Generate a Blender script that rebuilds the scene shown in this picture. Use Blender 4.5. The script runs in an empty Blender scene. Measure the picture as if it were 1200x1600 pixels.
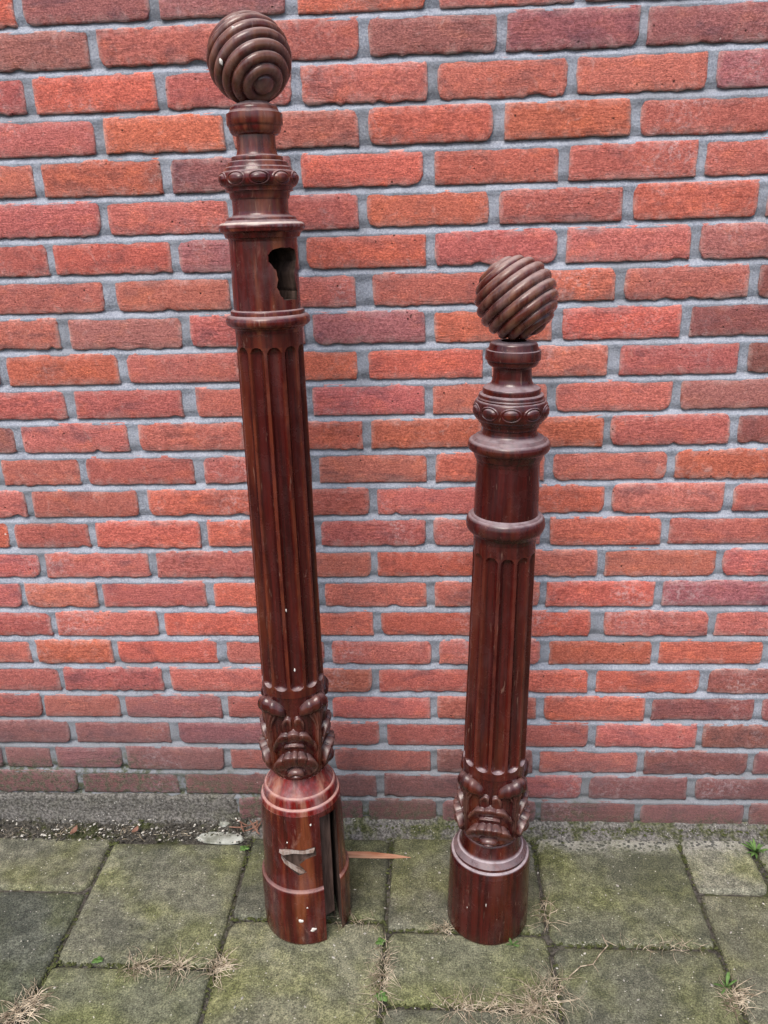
import bpy, bmesh, math, random
from mathutils import Vector, Matrix, Euler, noise
from math import sin, cos, pi, sqrt, radians, atan2

scene = bpy.context.scene
COL = scene.collection

# ---------------------------------------------------------------- camera
yaw, pitch, roll = radians(3.66479), radians(-19.60969), radians(1.72245)
Rm = Matrix.Rotation(yaw, 3, 'Z') @ Matrix.Rotation(pitch, 3, 'X') @ Matrix.Rotation(roll, 3, 'Y')
cam_data = bpy.data.cameras.new('camera')
cam = bpy.data.objects.new('camera', cam_data)
COL.objects.link(cam)
rx, fy, uz = Rm.col[0], Rm.col[1], Rm.col[2]
M = Matrix(((rx[0], uz[0], -fy[0], 0.05769),
            (rx[1], uz[1], -fy[1], -1.50558),
            (rx[2], uz[2], -fy[2], 1.26798),
            (0, 0, 0, 1)))
cam.matrix_world = M
cam_data.sensor_fit = 'VERTICAL'
cam_data.sensor_height = 36
cam_data.sensor_width = 27
cam_data.lens = 1318.127 / 1600 * 36
cam_data.clip_start = 0.02
cam_data.clip_end = 2000
scene.camera = cam

# ---------------------------------------------------------------- sky and light (bright overcast day)
SUN_EL, SUN_AZ = radians(56), radians(196)          # azimuth measured from +Y (north), clockwise
world = bpy.data.worlds.new('World')
scene.world = world
world.use_nodes = True
wn = world.node_tree
wn.nodes.clear()
w_out = wn.nodes.new('ShaderNodeOutputWorld')
w_bg = wn.nodes.new('ShaderNodeBackground')
w_sky = wn.nodes.new('ShaderNodeTexSky')
w_sky.sky_type = 'NISHITA'
w_sky.sun_disc = False
w_sky.sun_elevation = SUN_EL
w_sky.sun_rotation = SUN_AZ
w_sky.air_density = 1.0
w_sky.dust_density = 4.0
w_sky.ozone_density = 1.0
w_bg.inputs['Strength'].default_value = 0.15
wn.links.new(w_sky.outputs[0], w_bg.inputs['Color'])
wn.links.new(w_bg.outputs[0], w_out.inputs['Surface'])

sun_data = bpy.data.lights.new('sun', 'SUN')
sun_data.energy = 1.5
sun_data.angle = radians(32)
sun_data.color = (1.0, 0.97, 0.93)
sun = bpy.data.objects.new('sun', sun_data)
COL.objects.link(sun)
sd = Vector((sin(SUN_AZ) * cos(SUN_EL), cos(SUN_AZ) * cos(SUN_EL), sin(SUN_EL)))   # towards the sun
sun.rotation_euler = sd.to_track_quat('Z', 'Y').to_euler()
sun.location = sd * 6

scene.view_settings.view_transform = 'Standard'
scene.view_settings.look = 'None'
scene.view_settings.gamma = 1.0
scene.view_settings.use_curve_mapping = False
scene.view_settings.exposure = 0.78

# ---------------------------------------------------------------- helpers
rng = random.Random(7)


def link(o, parent=None):
    COL.objects.link(o)
    if parent is not None:
        o.parent = parent
    return o


def mesh_obj(name, verts, faces, mat, parent=None, smooth=True):
    me = bpy.data.meshes.new(name)
    me.from_pydata(verts, [], faces)
    me.update()
    if smooth:
        me.polygons.foreach_set('use_smooth', [True] * len(me.polygons))
    if mat:
        me.materials.append(mat)
    return link(bpy.data.objects.new(name, me), parent)


def recalc(me):
    bm = bmesh.new()
    bm.from_mesh(me)
    bmesh.ops.recalc_face_normals(bm, faces=bm.faces)
    bm.to_mesh(me)
    bm.free()


def empty(name, loc=(0, 0, 0)):
    e = bpy.data.objects.new(name, None)
    e.empty_display_size = 0.05
    e.location = loc
    return link(e)


def tag(o, label, cat, group=None, kind=None):
    o['label'] = label
    o['category'] = cat
    if group:
        o['group'] = group
    if kind:
        o['kind'] = kind
    return o


def nz(x, y, z=0.0):
    return noise.noise(Vector((x, y, z)))


# ---------------------------------------------------------------- node helpers
class NT:
    def __init__(self, name):
        self.mat = bpy.data.materials.new(name)
        self.mat.use_nodes = True
        self.t = self.mat.node_tree
        self.t.nodes.clear()
        self.out = self.t.nodes.new('ShaderNodeOutputMaterial')
        self.b = self.t.nodes.new('ShaderNodeBsdfPrincipled')
        self.t.links.new(self.b.outputs[0], self.out.inputs[0])

    def n(self, typ, **kw):
        nd = self.t.nodes.new(typ)
        for k, v in kw.items():
            setattr(nd, k, v)
        return nd

    def put(self, sock, v):
        if hasattr(v, 'is_output') and v.is_output:
            self.t.links.new(v, sock)
        elif isinstance(v, tuple) and len(v) == 3 and sock.type == 'RGBA':
            sock.default_value = (*v, 1)
        else:
            sock.default_value = v

    def noise(self, vec, scale, detail=3, rough=0.55, dist=0.0):
        nd = self.n('ShaderNodeTexNoise')
        self.put(nd.inputs['Vector'], vec)
        nd.inputs['Scale'].default_value = scale
        nd.inputs['Detail'].default_value = detail
        nd.inputs['Roughness'].default_value = rough
        nd.inputs['Distortion'].default_value = dist
        return nd.outputs['Fac']

    def voro(self, vec, scale, feature='F1', out='Distance', rand=1.0):
        nd = self.n('ShaderNodeTexVoronoi', feature=feature)
        self.put(nd.inputs['Vector'], vec)
        nd.inputs['Scale'].default_value = scale
        nd.inputs['Randomness'].default_value = rand
        return nd.outputs[out]

    def ramp(self, fac, stops, interp='LINEAR'):
        nd = self.n('ShaderNodeValToRGB')
        nd.color_ramp.interpolation = interp
        el = nd.color_ramp.elements
        while len(el) < len(stops):
            el.new(0.5)
        for e, (p, c) in zip(el, stops):
            e.position = p
            e.color = (c, c, c, 1) if not isinstance(c, tuple) else (*c, 1)
        self.put(nd.inputs[0], fac)
        return nd.outputs[0]

    def smooth(self, v, a, b, lo=0.0, hi=1.0):
        nd = self.n('ShaderNodeMapRange', interpolation_type='SMOOTHSTEP')
        self.put(nd.inputs['Value'], v)
        nd.inputs['From Min'].default_value = a
        nd.inputs['From Max'].default_value = b
        nd.inputs['To Min'].default_value = lo
        nd.inputs['To Max'].default_value = hi
        return nd.outputs[0]

    def math(self, op, a, b=0.0, clamp=False):
        nd = self.n('ShaderNodeMath', operation=op, use_clamp=clamp)
        self.put(nd.inputs[0], a)
        self.put(nd.inputs[1], b)
        return nd.outputs[0]

    def mix(self, fac, a, b, mode='MIX'):
        nd = self.n('ShaderNodeMix', data_type='RGBA', blend_type=mode)
        self.put(nd.inputs['Factor'], fac)
        self.put(nd.inputs['A'] if False else nd.inputs[6], a)
        self.put(nd.inputs[7], b)
        return nd.outputs[2]

    def pos(self):
        return self.n('ShaderNodeNewGeometry').outputs['Position']

    def obj(self):
        return self.n('ShaderNodeTexCoord').outputs['Object']

    def scale(self, vec, s):
        nd = self.n('ShaderNodeMapping')
        self.put(nd.inputs['Vector'], vec)
        nd.inputs['Scale'].default_value = s
        return nd.outputs[0]

    def sep(self, vec):
        nd = self.n('ShaderNodeSeparateXYZ')
        self.put(nd.inputs[0], vec)
        return nd.outputs

    def bump(self, h, strength, dist, prev=None):
        nd = self.n('ShaderNodeBump')
        nd.inputs['Strength'].default_value = strength
        nd.inputs['Distance'].default_value = dist
        self.put(nd.inputs['Height'], h)
        if prev is not None:
            self.put(nd.inputs['Normal'], prev)
        return nd.outputs[0]

    def set(self, **kw):
        for k, v in kw.items():
            self.put(self.b.inputs[k.replace('_', ' ')], v)
        return self.mat


# ---------------------------------------------------------------- materials
def grime_mask(m, pos):
    """damp, algae and splash dirt rising from the ground, worse on the left"""
    s = m.sep(pos)
    nA = m.noise(pos, 9, 4, 0.6)
    left = m.smooth(s[0], -0.75, 0.25, 0.12, 0.0)
    h = m.math('ADD', s[2], m.math('MULTIPLY', m.math('SUBTRACT', nA, 0.5), -0.16))
    h = m.math('SUBTRACT', h, left)
    return h


def make_brick():
    m = NT('brick_clay')
    pos = m.pos()
    tint = m.n('ShaderNodeObjectInfo').outputs['Color']
    at = m.n('ShaderNodeAttribute')
    at.attribute_name = 'arris'
    arris = at.outputs['Fac']
    # patchy firing: purple-grey flashed patches over the brick's own red
    big = m.noise(m.scale(pos, (1.0, 1.0, 1.9)), 12, 4, 0.65, 0.5)
    flash = m.smooth(big, 0.50, 0.70, 0.0, 0.85)
    c = m.mix(flash, tint, m.mix(1.0, tint, (0.56, 0.68, 0.80), 'MULTIPLY'))
    hot = m.smooth(m.noise(m.scale(pos, (1, 1, 1.6)), 19, 3, 0.6), 0.50, 0.70, 0, 0.75)
    c = m.mix(hot, c, m.mix(1.0, tint, (1.22, 1.16, 0.98), 'MULTIPLY'))
    # sandy grain at two sizes
    fine = m.noise(m.scale(pos, (1, 1, 1.5)), 270, 4, 0.8)
    grain = m.noise(m.scale(pos, (0.6, 1, 1.6)), 130, 3, 0.75)
    c = m.mix(m.smooth(fine, 0.32, 0.70), m.mix(1.0, c, (0.56, 0.53, 0.54), 'MULTIPLY'), m.mix(1.0, c, (1.36, 1.44, 1.44), 'MULTIPLY'))
    c = m.mix(m.smooth(grain, 0.35, 0.68), m.mix(1.0, c, (0.80, 0.78, 0.80), 'MULTIPLY'), m.mix(1.0, c, (1.14, 1.18, 1.18), 'MULTIPLY'))
    # pale mortar haze on the arrises and in smears
    hz = m.noise(pos, 40, 5, 0.75, 0.8)
    haze = m.math('ADD', m.smooth(hz, 0.56, 0.80, 0, 0.38), m.math('MULTIPLY', arris, m.smooth(hz, 0.38, 0.58, 0.0, 0.50)), True)
    c = m.mix(haze, c, (0.56, 0.44, 0.41))
    bl = m.math('MULTIPLY', m.smooth(m.noise(pos, 5, 3, 0.6), 0.52, 0.68), m.smooth(m.noise(pos, 90, 5, 0.8), 0.46, 0.66, 0, 0.5))
    c = m.mix(bl, c, (0.58, 0.47, 0.47))
    # dark pits
    pit = m.voro(pos, 75)
    pitm = m.math('MULTIPLY', m.smooth(pit, 0.05, 0.18, 1, 0), m.smooth(m.noise(pos, 30, 2), 0.54, 0.64))
    c = m.mix(pitm, c, (0.05, 0.022, 0.02))
    # a few chalky chips
    ch = m.voro(pos, 30)
    chm = m.math('MULTIPLY', m.smooth(ch, 0.03, 0.08, 1, 0), m.smooth(m.noise(pos, 17, 2), 0.60, 0.64))
    c = m.mix(chm, c, (0.66, 0.52, 0.47))
    h = grime_mask(m, pos)
    dirt = m.smooth(h, 0.02, 0.36, 0.85, 0.0)
    c = m.mix(dirt, c, m.mix(0.55, (0.135, 0.098, 0.098), m.mix(1.0, c, (0.62, 0.66, 0.74), 'MULTIPLY')))
    moss = m.math('MULTIPLY', m.smooth(h, 0.0, 0.07, 0.9, 0), m.smooth(m.noise(pos, 70, 5, 0.75), 0.42, 0.60))
    c = m.mix(moss, c, m.mix(m.smooth(fine, 0.4, 0.6), (0.04, 0.043, 0.028), (0.13, 0.13, 0.09)))
    crease = m.noise(m.scale(pos, (0.35, 1, 2.6)), 42, 4, 0.7, 0.6)
    crm = m.math('MULTIPLY', crease, m.smooth(m.noise(pos, 8, 2), 0.42, 0.66, 0.15, 1.0))
    b1 = m.bump(crm, 0.8, 0.005)
    b2 = m.bump(m.math('SUBTRACT', fine, m.math('MULTIPLY', pitm, 0.8)), 1.0, 0.0022, b1)
    return m.set(Base_Color=c, Roughness=0.9, Normal=b2, Specular_IOR_Level=0.25)


def make_mortar():
    m = NT('mortar_sand_cement')
    pos = m.pos()
    a = m.noise(pos, 300, 3, 0.7)
    b = m.noise(pos, 20, 4, 0.6)
    c = m.mix(m.smooth(b, 0.3, 0.7), (0.150, 0.166, 0.204), (0.255, 0.276, 0.325))
    c = m.mix(m.smooth(a, 0.36, 0.68, 0, 0.5), c, (0.42, 0.445, 0.50))
    c = m.mix(m.smooth(m.noise(pos, 6, 3, 0.6), 0.48, 0.66, 0, 0.5), c, (0.135, 0.14, 0.15))
    c = m.mix(m.smooth(m.noise(pos, 420, 2), 0.62, 0.72, 0, 0.55), c, (0.09, 0.09, 0.10))
    h = grime_mask(m, pos)
    c = m.mix(m.smooth(h, 0.03, 0.38, 0.6, 0.0), c, (0.135, 0.137, 0.138))
    moss = m.math('MULTIPLY', m.smooth(h, 0.0, 0.08, 0.9, 0), m.smooth(m.noise(pos, 60, 5, 0.7), 0.40, 0.60))
    c = m.mix(moss, c, (0.055, 0.062, 0.028))
    b1 = m.bump(m.noise(pos, 90, 4, 0.65), 0.6, 0.003)
    b2 = m.bump(a, 0.8, 0.0016, b1)
    return m.set(Base_Color=c, Roughness=0.95, Normal=b2, Specular_IOR_Level=0.2)


def make_fillet():
    m = NT('mossy_cement')
    pos = m.pos()
    a = m.noise(pos, 180, 4, 0.7)
    c = m.mix(m.smooth(a, 0.35, 0.68), (0.055, 0.052, 0.047), (0.215, 0.205, 0.19))
    mo = m.math('MULTIPLY', m.smooth(m.noise(pos, 24, 5, 0.7), 0.44, 0.62, 0, 0.85), m.smooth(m.sep(pos)[0], -0.55, -0.15, 0.15, 1.0))
    c = m.mix(mo, c, m.mix(m.smooth(a, 0.4, 0.6), (0.035, 0.042, 0.015), (0.10, 0.105, 0.045)))
    sp = m.math('MULTIPLY', m.smooth(m.voro(pos, 160), 0.12, 0.25, 1, 0), m.smooth(m.noise(pos, 60, 2), 0.55, 0.62))
    c = m.mix(sp, c, (0.42, 0.41, 0.38))
    return m.set(Base_Color=c, Roughness=0.95, Normal=m.bump(m.noise(pos, 120, 5, 0.75), 1.0, 0.005), Specular_IOR_Level=0.2)


def make_slab():
    m = NT('weathered_concrete_slab')
    pos = m.pos()
    s = m.sep(pos)
    info = m.n('ShaderNodeObjectInfo')
    tint = info.outputs['Color']
    rnd = m.n('ShaderNodeCombineXYZ')
    m.put(rnd.inputs[2], m.math('MULTIPLY', info.outputs['Random'], 40.0))
    off = m.n('ShaderNodeVectorMath', operation='ADD')
    m.put(off.inputs[0], pos)
    m.put(off.inputs[1], rnd.outputs[0])
    q = off.outputs[0]
    fine = m.noise(pos, 330, 4, 0.75)
    mid = m.noise(q, 38, 5, 0.68)
    big = m.noise(q, 7.5, 3, 0.55)
    c = m.mix(m.smooth(mid, 0.3, 0.7), (0.080, 0.081, 0.070), (0.175, 0.172, 0.145))
    # yellow-green algae film
    alg = m.smooth(big, 0.36, 0.66, 0.1, 0.8)
    c = m.mix(alg, c, m.mix(m.smooth(mid, 0.35, 0.7), (0.092, 0.099, 0.040), (0.205, 0.210, 0.104)))
    # darker damp blotches
    c = m.mix(m.smooth(m.noise(q, 4.5, 4, 0.6, 0.3), 0.50, 0.68, 0, 0.6), c, (0.060, 0.062, 0.054))
    # worn pale zones
    worn = m.smooth(m.noise(q, 12, 4, 0.6, 0.4), 0.60, 0.76, 0, 0.55)
    c = m.mix(worn, c, (0.31, 0.295, 0.25))
    c = m.mix(1.0, c, tint, 'MULTIPLY')
    # sand grain
    g2_ = m.noise(q, 140, 4, 0.8)
    c = m.mix(m.smooth(g2_, 0.34, 0.66), m.mix(1.0, c, (0.76, 0.76, 0.76), 'MULTIPLY'), m.mix(1.0, c, (1.22, 1.22, 1.2), 'MULTIPLY'))
    c = m.mix(m.smooth(fine, 0.33, 0.72), m.mix(1.0, c, (0.44, 0.44, 0.44), 'MULTIPLY'), m.mix(1.0, c, (1.7, 1.7, 1.65), 'MULTIPLY'))
    # pale aggregate specks and dark holes
    v = m.voro(pos, 120)
    sp = m.math('MULTIPLY', m.smooth(v, 0.10, 0.20, 1, 0), m.smooth(m.noise(pos, 85, 2), 0.55, 0.62))
    c = m.mix(m.math('MULTIPLY', sp, 0.85), c, (0.55, 0.53, 0.45))
    dk = m.math('MULTIPLY', m.smooth(m.voro(q, 150), 0.10, 0.24, 1, 0), m.smooth(m.noise(q, 60, 2), 0.5, 0.58))
    c = m.mix(m.math('MULTIPLY', dk, 0.75), c, (0.022, 0.024, 0.02))
    # washed-out, exposed-aggregate drip line at the foot of the wall
    n2 = m.math('MULTIPLY', m.math('SUBTRACT', m.noise(pos, 26, 4, 0.6), 0.5), 0.08)
    dy = m.math('ADD', s[1], n2)
    wash = m.math('MULTIPLY', m.smooth(dy, -0.085, -0.035), m.smooth(s[0], 0.10, 0.32))
    agg = m.mix(m.smooth(m.voro(pos, 120), 0.28, 0.52), (0.045, 0.047, 0.05), m.mix(m.smooth(fine, 0.35, 0.65), (0.20, 0.20, 0.17), (0.40, 0.39, 0.35)))
    c = m.mix(m.math('MULTIPLY', wash, m.smooth(mid, 0.30, 0.55, 0.35, 0.85)), c, agg)
    bm1 = m.bump(mid, 0.5, 0.004)
    bm2 = m.bump(m.math('SUBTRACT', fine, m.math('MULTIPLY', dk, 0.7)), 0.9, 0.0016, bm1)
    return m.set(Base_Color=c, Roughness=0.92, Normal=bm2, Specular_IOR_Level=0.25)


def make_soil(name='joint_soil', light=1.0):
    m = NT(name)
    pos = m.pos()
    a = m.noise(pos, 160, 5, 0.75)
    c = m.mix(m.smooth(a, 0.3, 0.7), tuple(light * x for x in (0.022, 0.020, 0.016)), tuple(light * x for x in (0.15, 0.14, 0.12)))
    mo = m.smooth(m.noise(pos, 16, 4, 0.7), 0.5, 0.66, 0, 0.85)
    c = m.mix(mo, c, (0.055, 0.065, 0.022))
    return m.set(Base_Color=c, Roughness=1.0, Normal=m.bump(a, 1.0, 0.006), Specular_IOR_Level=0.1)


def make_wood(name, red=1.0, dust=0.5, worn=0.25, warm=0.5, dustcol=(0.30, 0.235, 0.235), film=0.10, warmcol=(0.135, 0.030, 0.010), crest=(0.20, 0.075, 0.035), cw=0.5):
    """dark varnished mahogany: streaky grain along the post, grey dust on ledges, rubbed patches"""
    m = NT(name)
    o = m.obj()
    geo = m.n('ShaderNodeNewGeometry')
    nup = m.sep(geo.outputs['Normal'])[2]
    g1 = m.noise(m.scale(o, (1, 1, 0.03)), 110, 4, 0.6, 0.3)
    g2 = m.noise(m.scale(o, (1, 1, 0.06)), 320, 3, 0.7)
    cl = m.noise(m.scale(o, (1, 1, 0.10)), 40, 3, 0.6)
    c = m.mix(m.smooth(g1, 0.32, 0.68), (0.022 * red, 0.0027, 0.0028), (0.056 * red, 0.0062, 0.0050))
    c = m.mix(m.smooth(cl, 0.48, 0.70, 0, warm), c, warmcol)
    c = m.mix(m.smooth(g2, 0.42, 0.74, 0, 0.28), c, (0.010, 0.0035, 0.0035))
    # bare, sun-faded rubbed wood
    rub = m.smooth(m.noise(m.scale(o, (1, 1, 0.5)), 36, 5, 0.75, 0.5), 0.58, 0.76, 0, worn)
    c = m.mix(rub, c, (0.21, 0.105, 0.080))
    # crests and arrises painted lighter: rubbed varnish together with edge highlights
    at = m.n('ShaderNodeAttribute')
    at.attribute_name = 'arris'
    cn = m.smooth(m.noise(m.scale(o, (1, 1, 0.3)), 60, 4, 0.7), 0.34, 0.62, 0.15, 1.0)
    c = m.mix(m.math('MULTIPLY', m.math('MULTIPLY', at.outputs['Fac'], cn), cw), c, crest)
    # settled dust on what faces up
    dn = m.noise(o, 70, 5, 0.7)
    dm = m.math('MULTIPLY', m.smooth(nup, 0.38, 0.95), m.smooth(dn, 0.25, 0.62, 0.45, 1.0))
    dm = m.math('MULTIPLY', dm, dust)
    c = m.mix(dm, c, dustcol)
    fl = m.smooth(m.noise(m.scale(o, (1, 1, 0.5)), 24, 4, 0.7), 0.44, 0.7, 0, film)
    c = m.mix(fl, c, (0.30, 0.24, 0.26))
    # nicks and paint specks
    v = m.voro(m.scale(o, (1, 1, 0.6)), 46)
    sp = m.math('MULTIPLY', m.smooth(v, 0.03, 0.055, 1, 0), m.smooth(m.noise(o, 23, 2), 0.60, 0.64))
    c = m.mix(m.math('MULTIPLY', sp, 0.7), c, (0.45, 0.36, 0.28))
    scr = m.math('MULTIPLY', m.smooth(m.noise(m.scale(o, (1, 1, 0.12)), 170, 2, 0.5, 1.2), 0.68, 0.73), 0.30)
    c = m.mix(scr, c, (0.26, 0.16, 0.12))
    rough = m.math('ADD', m.smooth(m.noise(o, 30, 4, 0.65), 0.32, 0.68, 0.12, 0.32), m.math('MULTIPLY', dm, 0.5))
    bm_ = m.bump(g2, 0.15, 0.0010)
    bm_ = m.bump(m.math('ADD', dn, m.math('MULTIPLY', sp, -1.0)), 0.14, 0.0012, bm_)
    return m.set(Base_Color=c, Roughness=rough, Normal=bm_, Specular_IOR_Level=0.42, Coat_Weight=0.0, Coat_Roughness=0.12)


def make_plain(name, a, b, scale=60, rough=0.9, bump=0.4, stretch=(1, 1, 1)):
    m = NT(name)
    o = m.obj()
    f = m.noise(m.scale(o, stretch), scale, 4, 0.65)
    c = m.mix(m.smooth(f, 0.3, 0.7), a, b)
    return m.set(Base_Color=c, Roughness=rough, Normal=m.bump(f, bump, 0.002), Specular_IOR_Level=0.2)


BRICK = make_brick()
MORTAR = make_mortar()
FILLET = make_fillet()
SLAB = make_slab()
SOIL = make_soil()
EARTH = make_soil('dark_earth', 0.8)
WOOD = make_wood('mahogany_varnish', 1.05, 0.6, 0.20, 0.4, film=0.02, warmcol=(0.14, 0.030, 0.011), crest=(0.16, 0.036, 0.014), cw=0.42)
WOOD_CARVE = make_wood('mahogany_carving', 0.9, 0.22, 0.16, 0.35, film=0.03, crest=(0.17, 0.085, 0.065), cw=0.42)
WOOD_TOP = make_wood('mahogany_weathered', 1.5, 0.75, 0.42, 0.8, film=0.08, warmcol=(0.20, 0.058, 0.025))
WOOD_BALL = make_wood('mahogany_dusty', 1.3, 0.75, 0.55, 0.7, (0.33, 0.25, 0.23), film=0.16, warmcol=(0.16, 0.055, 0.028), crest=(0.19, 0.095, 0.062), cw=0.55)
WOOD_BASE = make_wood('mahogany_scuffed', 1.35, 0.9, 0.60, 0.7, (0.42, 0.25, 0.22), film=0.08, warmcol=(0.18, 0.050, 0.018))
WOOD_FADED = make_wood('mahogany_faded', 3.2, 0.9, 0.9, 0.9, (0.42, 0.25, 0.215), film=0.35, warmcol=(0.30, 0.13, 0.085))
WOOD_EDGE = make_wood('bare_worn_edge', 1.6, 1.0, 1.0, 0.6, (0.58, 0.50, 0.44), film=0.5)
WOOD_R = make_wood('mahogany_dark_varnish', 1.05, 0.6, 0.12, 0.25, (0.36, 0.30, 0.32), film=0.03, crest=(0.12, 0.024, 0.014), cw=0.5)
WOOD_R_LEDGE = make_wood('mahogany_dusty_ledge', 1.0, 0.85, 0.25, 0.3, (0.38, 0.33, 0.35), film=0.08)
RAW = make_plain('bare_split_wood', (0.16, 0.10, 0.075), (0.36, 0.31, 0.28), 120, 0.85, 0.6, (1, 1, 0.15))
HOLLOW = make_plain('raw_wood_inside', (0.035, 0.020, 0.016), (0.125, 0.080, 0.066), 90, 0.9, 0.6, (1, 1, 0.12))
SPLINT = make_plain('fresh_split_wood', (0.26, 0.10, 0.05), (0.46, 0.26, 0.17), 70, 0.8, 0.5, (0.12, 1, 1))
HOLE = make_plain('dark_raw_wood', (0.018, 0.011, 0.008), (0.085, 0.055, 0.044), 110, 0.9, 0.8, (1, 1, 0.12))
MOSS = make_plain('dark_moss', (0.025, 0.032, 0.010), (0.085, 0.095, 0.035), 260, 1.0, 1.0)
STRAW = make_plain('dry_straw', (0.13, 0.095, 0.06), (0.58, 0.50, 0.37), 75, 0.85, 0.1)
GREEN = make_plain('fresh_green_leaf', (0.045, 0.10, 0.022), (0.12, 0.21, 0.06), 60, 0.6, 0.1)
GRIT = make_plain('pale_grit', (0.20, 0.19, 0.17), (0.52, 0.50, 0.44), 30, 0.9, 0.1)
PAINT = make_plain('dried_white_paint', (0.48, 0.44, 0.40), (0.70, 0.68, 0.64), 200, 0.8, 0.4)
CEMENT = make_plain('pale_cement', (0.13, 0.135, 0.105), (0.36, 0.375, 0.34), 45, 0.95, 1.0)
REDLEAF = make_plain('withered_red_leaf', (0.13, 0.065, 0.045), (0.27, 0.15, 0.11), 50, 0.85, 0.2)

# ---------------------------------------------------------------- the brick wall
COURSE, Z0 = 0.064596, 0.074886      # course height; z of the bed joint under the second lowest course
TINT = {'o': (0.510, 0.126, 0.087), 'z': (0.50, 0.130, 0.088), 'r': (0.455, 0.128, 0.104), 'p': (0.340, 0.118, 0.112), 'd': (0.250, 0.082, 0.072)}
ROWS = [
    ('oppor', [(-0.608, -0.593), (-0.388, -0.371), (-0.17, -0.151), (0.051, 0.07)]),
    ('prrppp', [(-0.495, -0.478), (-0.269, -0.255), (-0.056, -0.041), (0.161, 0.177), (0.381, 0.394)]),
    ('rorrrrp', [(-0.612, -0.596), (-0.391, -0.375), (-0.168, -0.152), (0.052, 0.068), (0.273, 0.289), (0.491, 0.506)]),
    ('rorozr', [(-0.504, -0.487), (-0.285, -0.27), (-0.062, -0.045), (0.157, 0.176), (0.377, 0.393)]),
    ('ropozrr', [(-0.619, -0.603), (-0.398, -0.38), (-0.177, -0.16), (0.043, 0.062), (0.265, 0.282), (0.487, 0.502)]),
    ('rrrzrzr', [(-0.513, -0.499), (-0.289, -0.274), (-0.067, -0.052), (0.152, 0.169), (0.372, 0.39), (0.591, 0.607)]),
    ('ropzrrp', [(-0.617, -0.604), (-0.396, -0.382), (-0.174, -0.159), (0.046, 0.062), (0.268, 0.284), (0.489, 0.504)]),
    ('rrrrzrd', [(-0.525, -0.502), (-0.299, -0.282), (-0.077, -0.047), (0.166, 0.182), (0.369, 0.385), (0.591, 0.608)]),
    ('rprpood', [(-0.617, -0.597), (-0.392, -0.376), (-0.171, -0.155), (0.044, 0.06), (0.264, 0.282), (0.484, 0.501)]),
    ('ooroorrd', [(-0.741, -0.724), (-0.516, -0.499), (-0.294, -0.28), (-0.079, -0.059), (0.145, 0.161), (0.363, 0.385), (0.588, 0.605)]),
    ('rrrrrrp', [(-0.625, -0.606), (-0.405, -0.379), (-0.177, -0.163), (0.041, 0.056), (0.26, 0.276), (0.48, 0.496)]),
    ('prrooord', [(-0.734, -0.719), (-0.515, -0.494), (-0.296, -0.282), (-0.074, -0.058), (0.144, 0.159), (0.364, 0.377), (0.587, 0.602)]),
    ('rrrrrorz', [(-0.784, -0.769), (-0.618, -0.604), (-0.397, -0.377), (-0.173, -0.158), (0.043, 0.06), (0.26, 0.276), (0.482, 0.497)]),
    ('rrorrorr', [(-0.735, -0.721), (-0.513, -0.492), (-0.283, -0.268), (-0.066, -0.051), (0.15, 0.164), (0.373, 0.387), (0.59, 0.608)]),
    ('orzorror', [(-0.781, -0.768), (-0.619, -0.604), (-0.398, -0.383), (-0.174, -0.161), (0.04, 0.055), (0.258, 0.275), (0.482, 0.497)]),
    ('rrrrorrr', [(-0.729, -0.716), (-0.507, -0.491), (-0.288, -0.274), (-0.067, -0.055), (0.149, 0.163), (0.367, 0.382), (0.589, 0.602)]),
    ('rrrorrop', [(-0.778, -0.768), (-0.621, -0.609), (-0.399, -0.383), (-0.175, -0.161), (0.04, 0.056), (0.26, 0.273), (0.479, 0.495)]),
    ('rroozorr', [(-0.728, -0.715), (-0.504, -0.491), (-0.286, -0.271), (-0.067, -0.051), (0.154, 0.169), (0.361, 0.387), (0.587, 0.601)]),
    ('roorrrozp', [(-0.782, -0.767), (-0.608, -0.596), (-0.389, -0.369), (-0.169, -0.153), (0.048, 0.064), (0.265, 0.283), (0.484, 0.499), (0.699, 0.714)]),
    ('rrrrrzod', [(-0.731, -0.72), (-0.51, -0.493), (-0.289, -0.274), (-0.074, -0.059), (0.146, 0.161), (0.362, 0.379), (0.583, 0.602)]),
    ('rrprrrodp', [(-0.779, -0.773), (-0.61, -0.597), (-0.393, -0.378), (-0.173, -0.158), (0.045, 0.059), (0.261, 0.277), (0.48, 0.495), (0.697, 0.713)]),
    ('ppprrrrd', [(-0.729, -0.715), (-0.51, -0.49), (-0.283, -0.267), (-0.062, -0.046), (0.157, 0.172), (0.37, 0.386), (0.589, 0.601)]),
    ('pppprrdrdd', [(-0.89, -0.881), (-0.781, -0.768), (-0.623, -0.611), (-0.399, -0.384), (-0.175, -0.159), (0.044, 0.058), (0.258, 0.273), (0.475, 0.489), (0.698, 0.712)]),
    ('dddddrdd', [(-0.731, -0.719), (-0.506, -0.49), (-0.288, -0.272), (-0.073, -0.056), (0.146, 0.162), (0.362, 0.379), (0.582, 0.599)]),
    ('dddddddddd', [(-0.797, -0.782), (-0.598, -0.584), (-0.39, -0.377), (-0.276, -0.262), (-0.105, -0.091), (0.055, 0.069), (0.268, 0.28), (0.478, 0.491), (0.705, 0.717)]),
]


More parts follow.
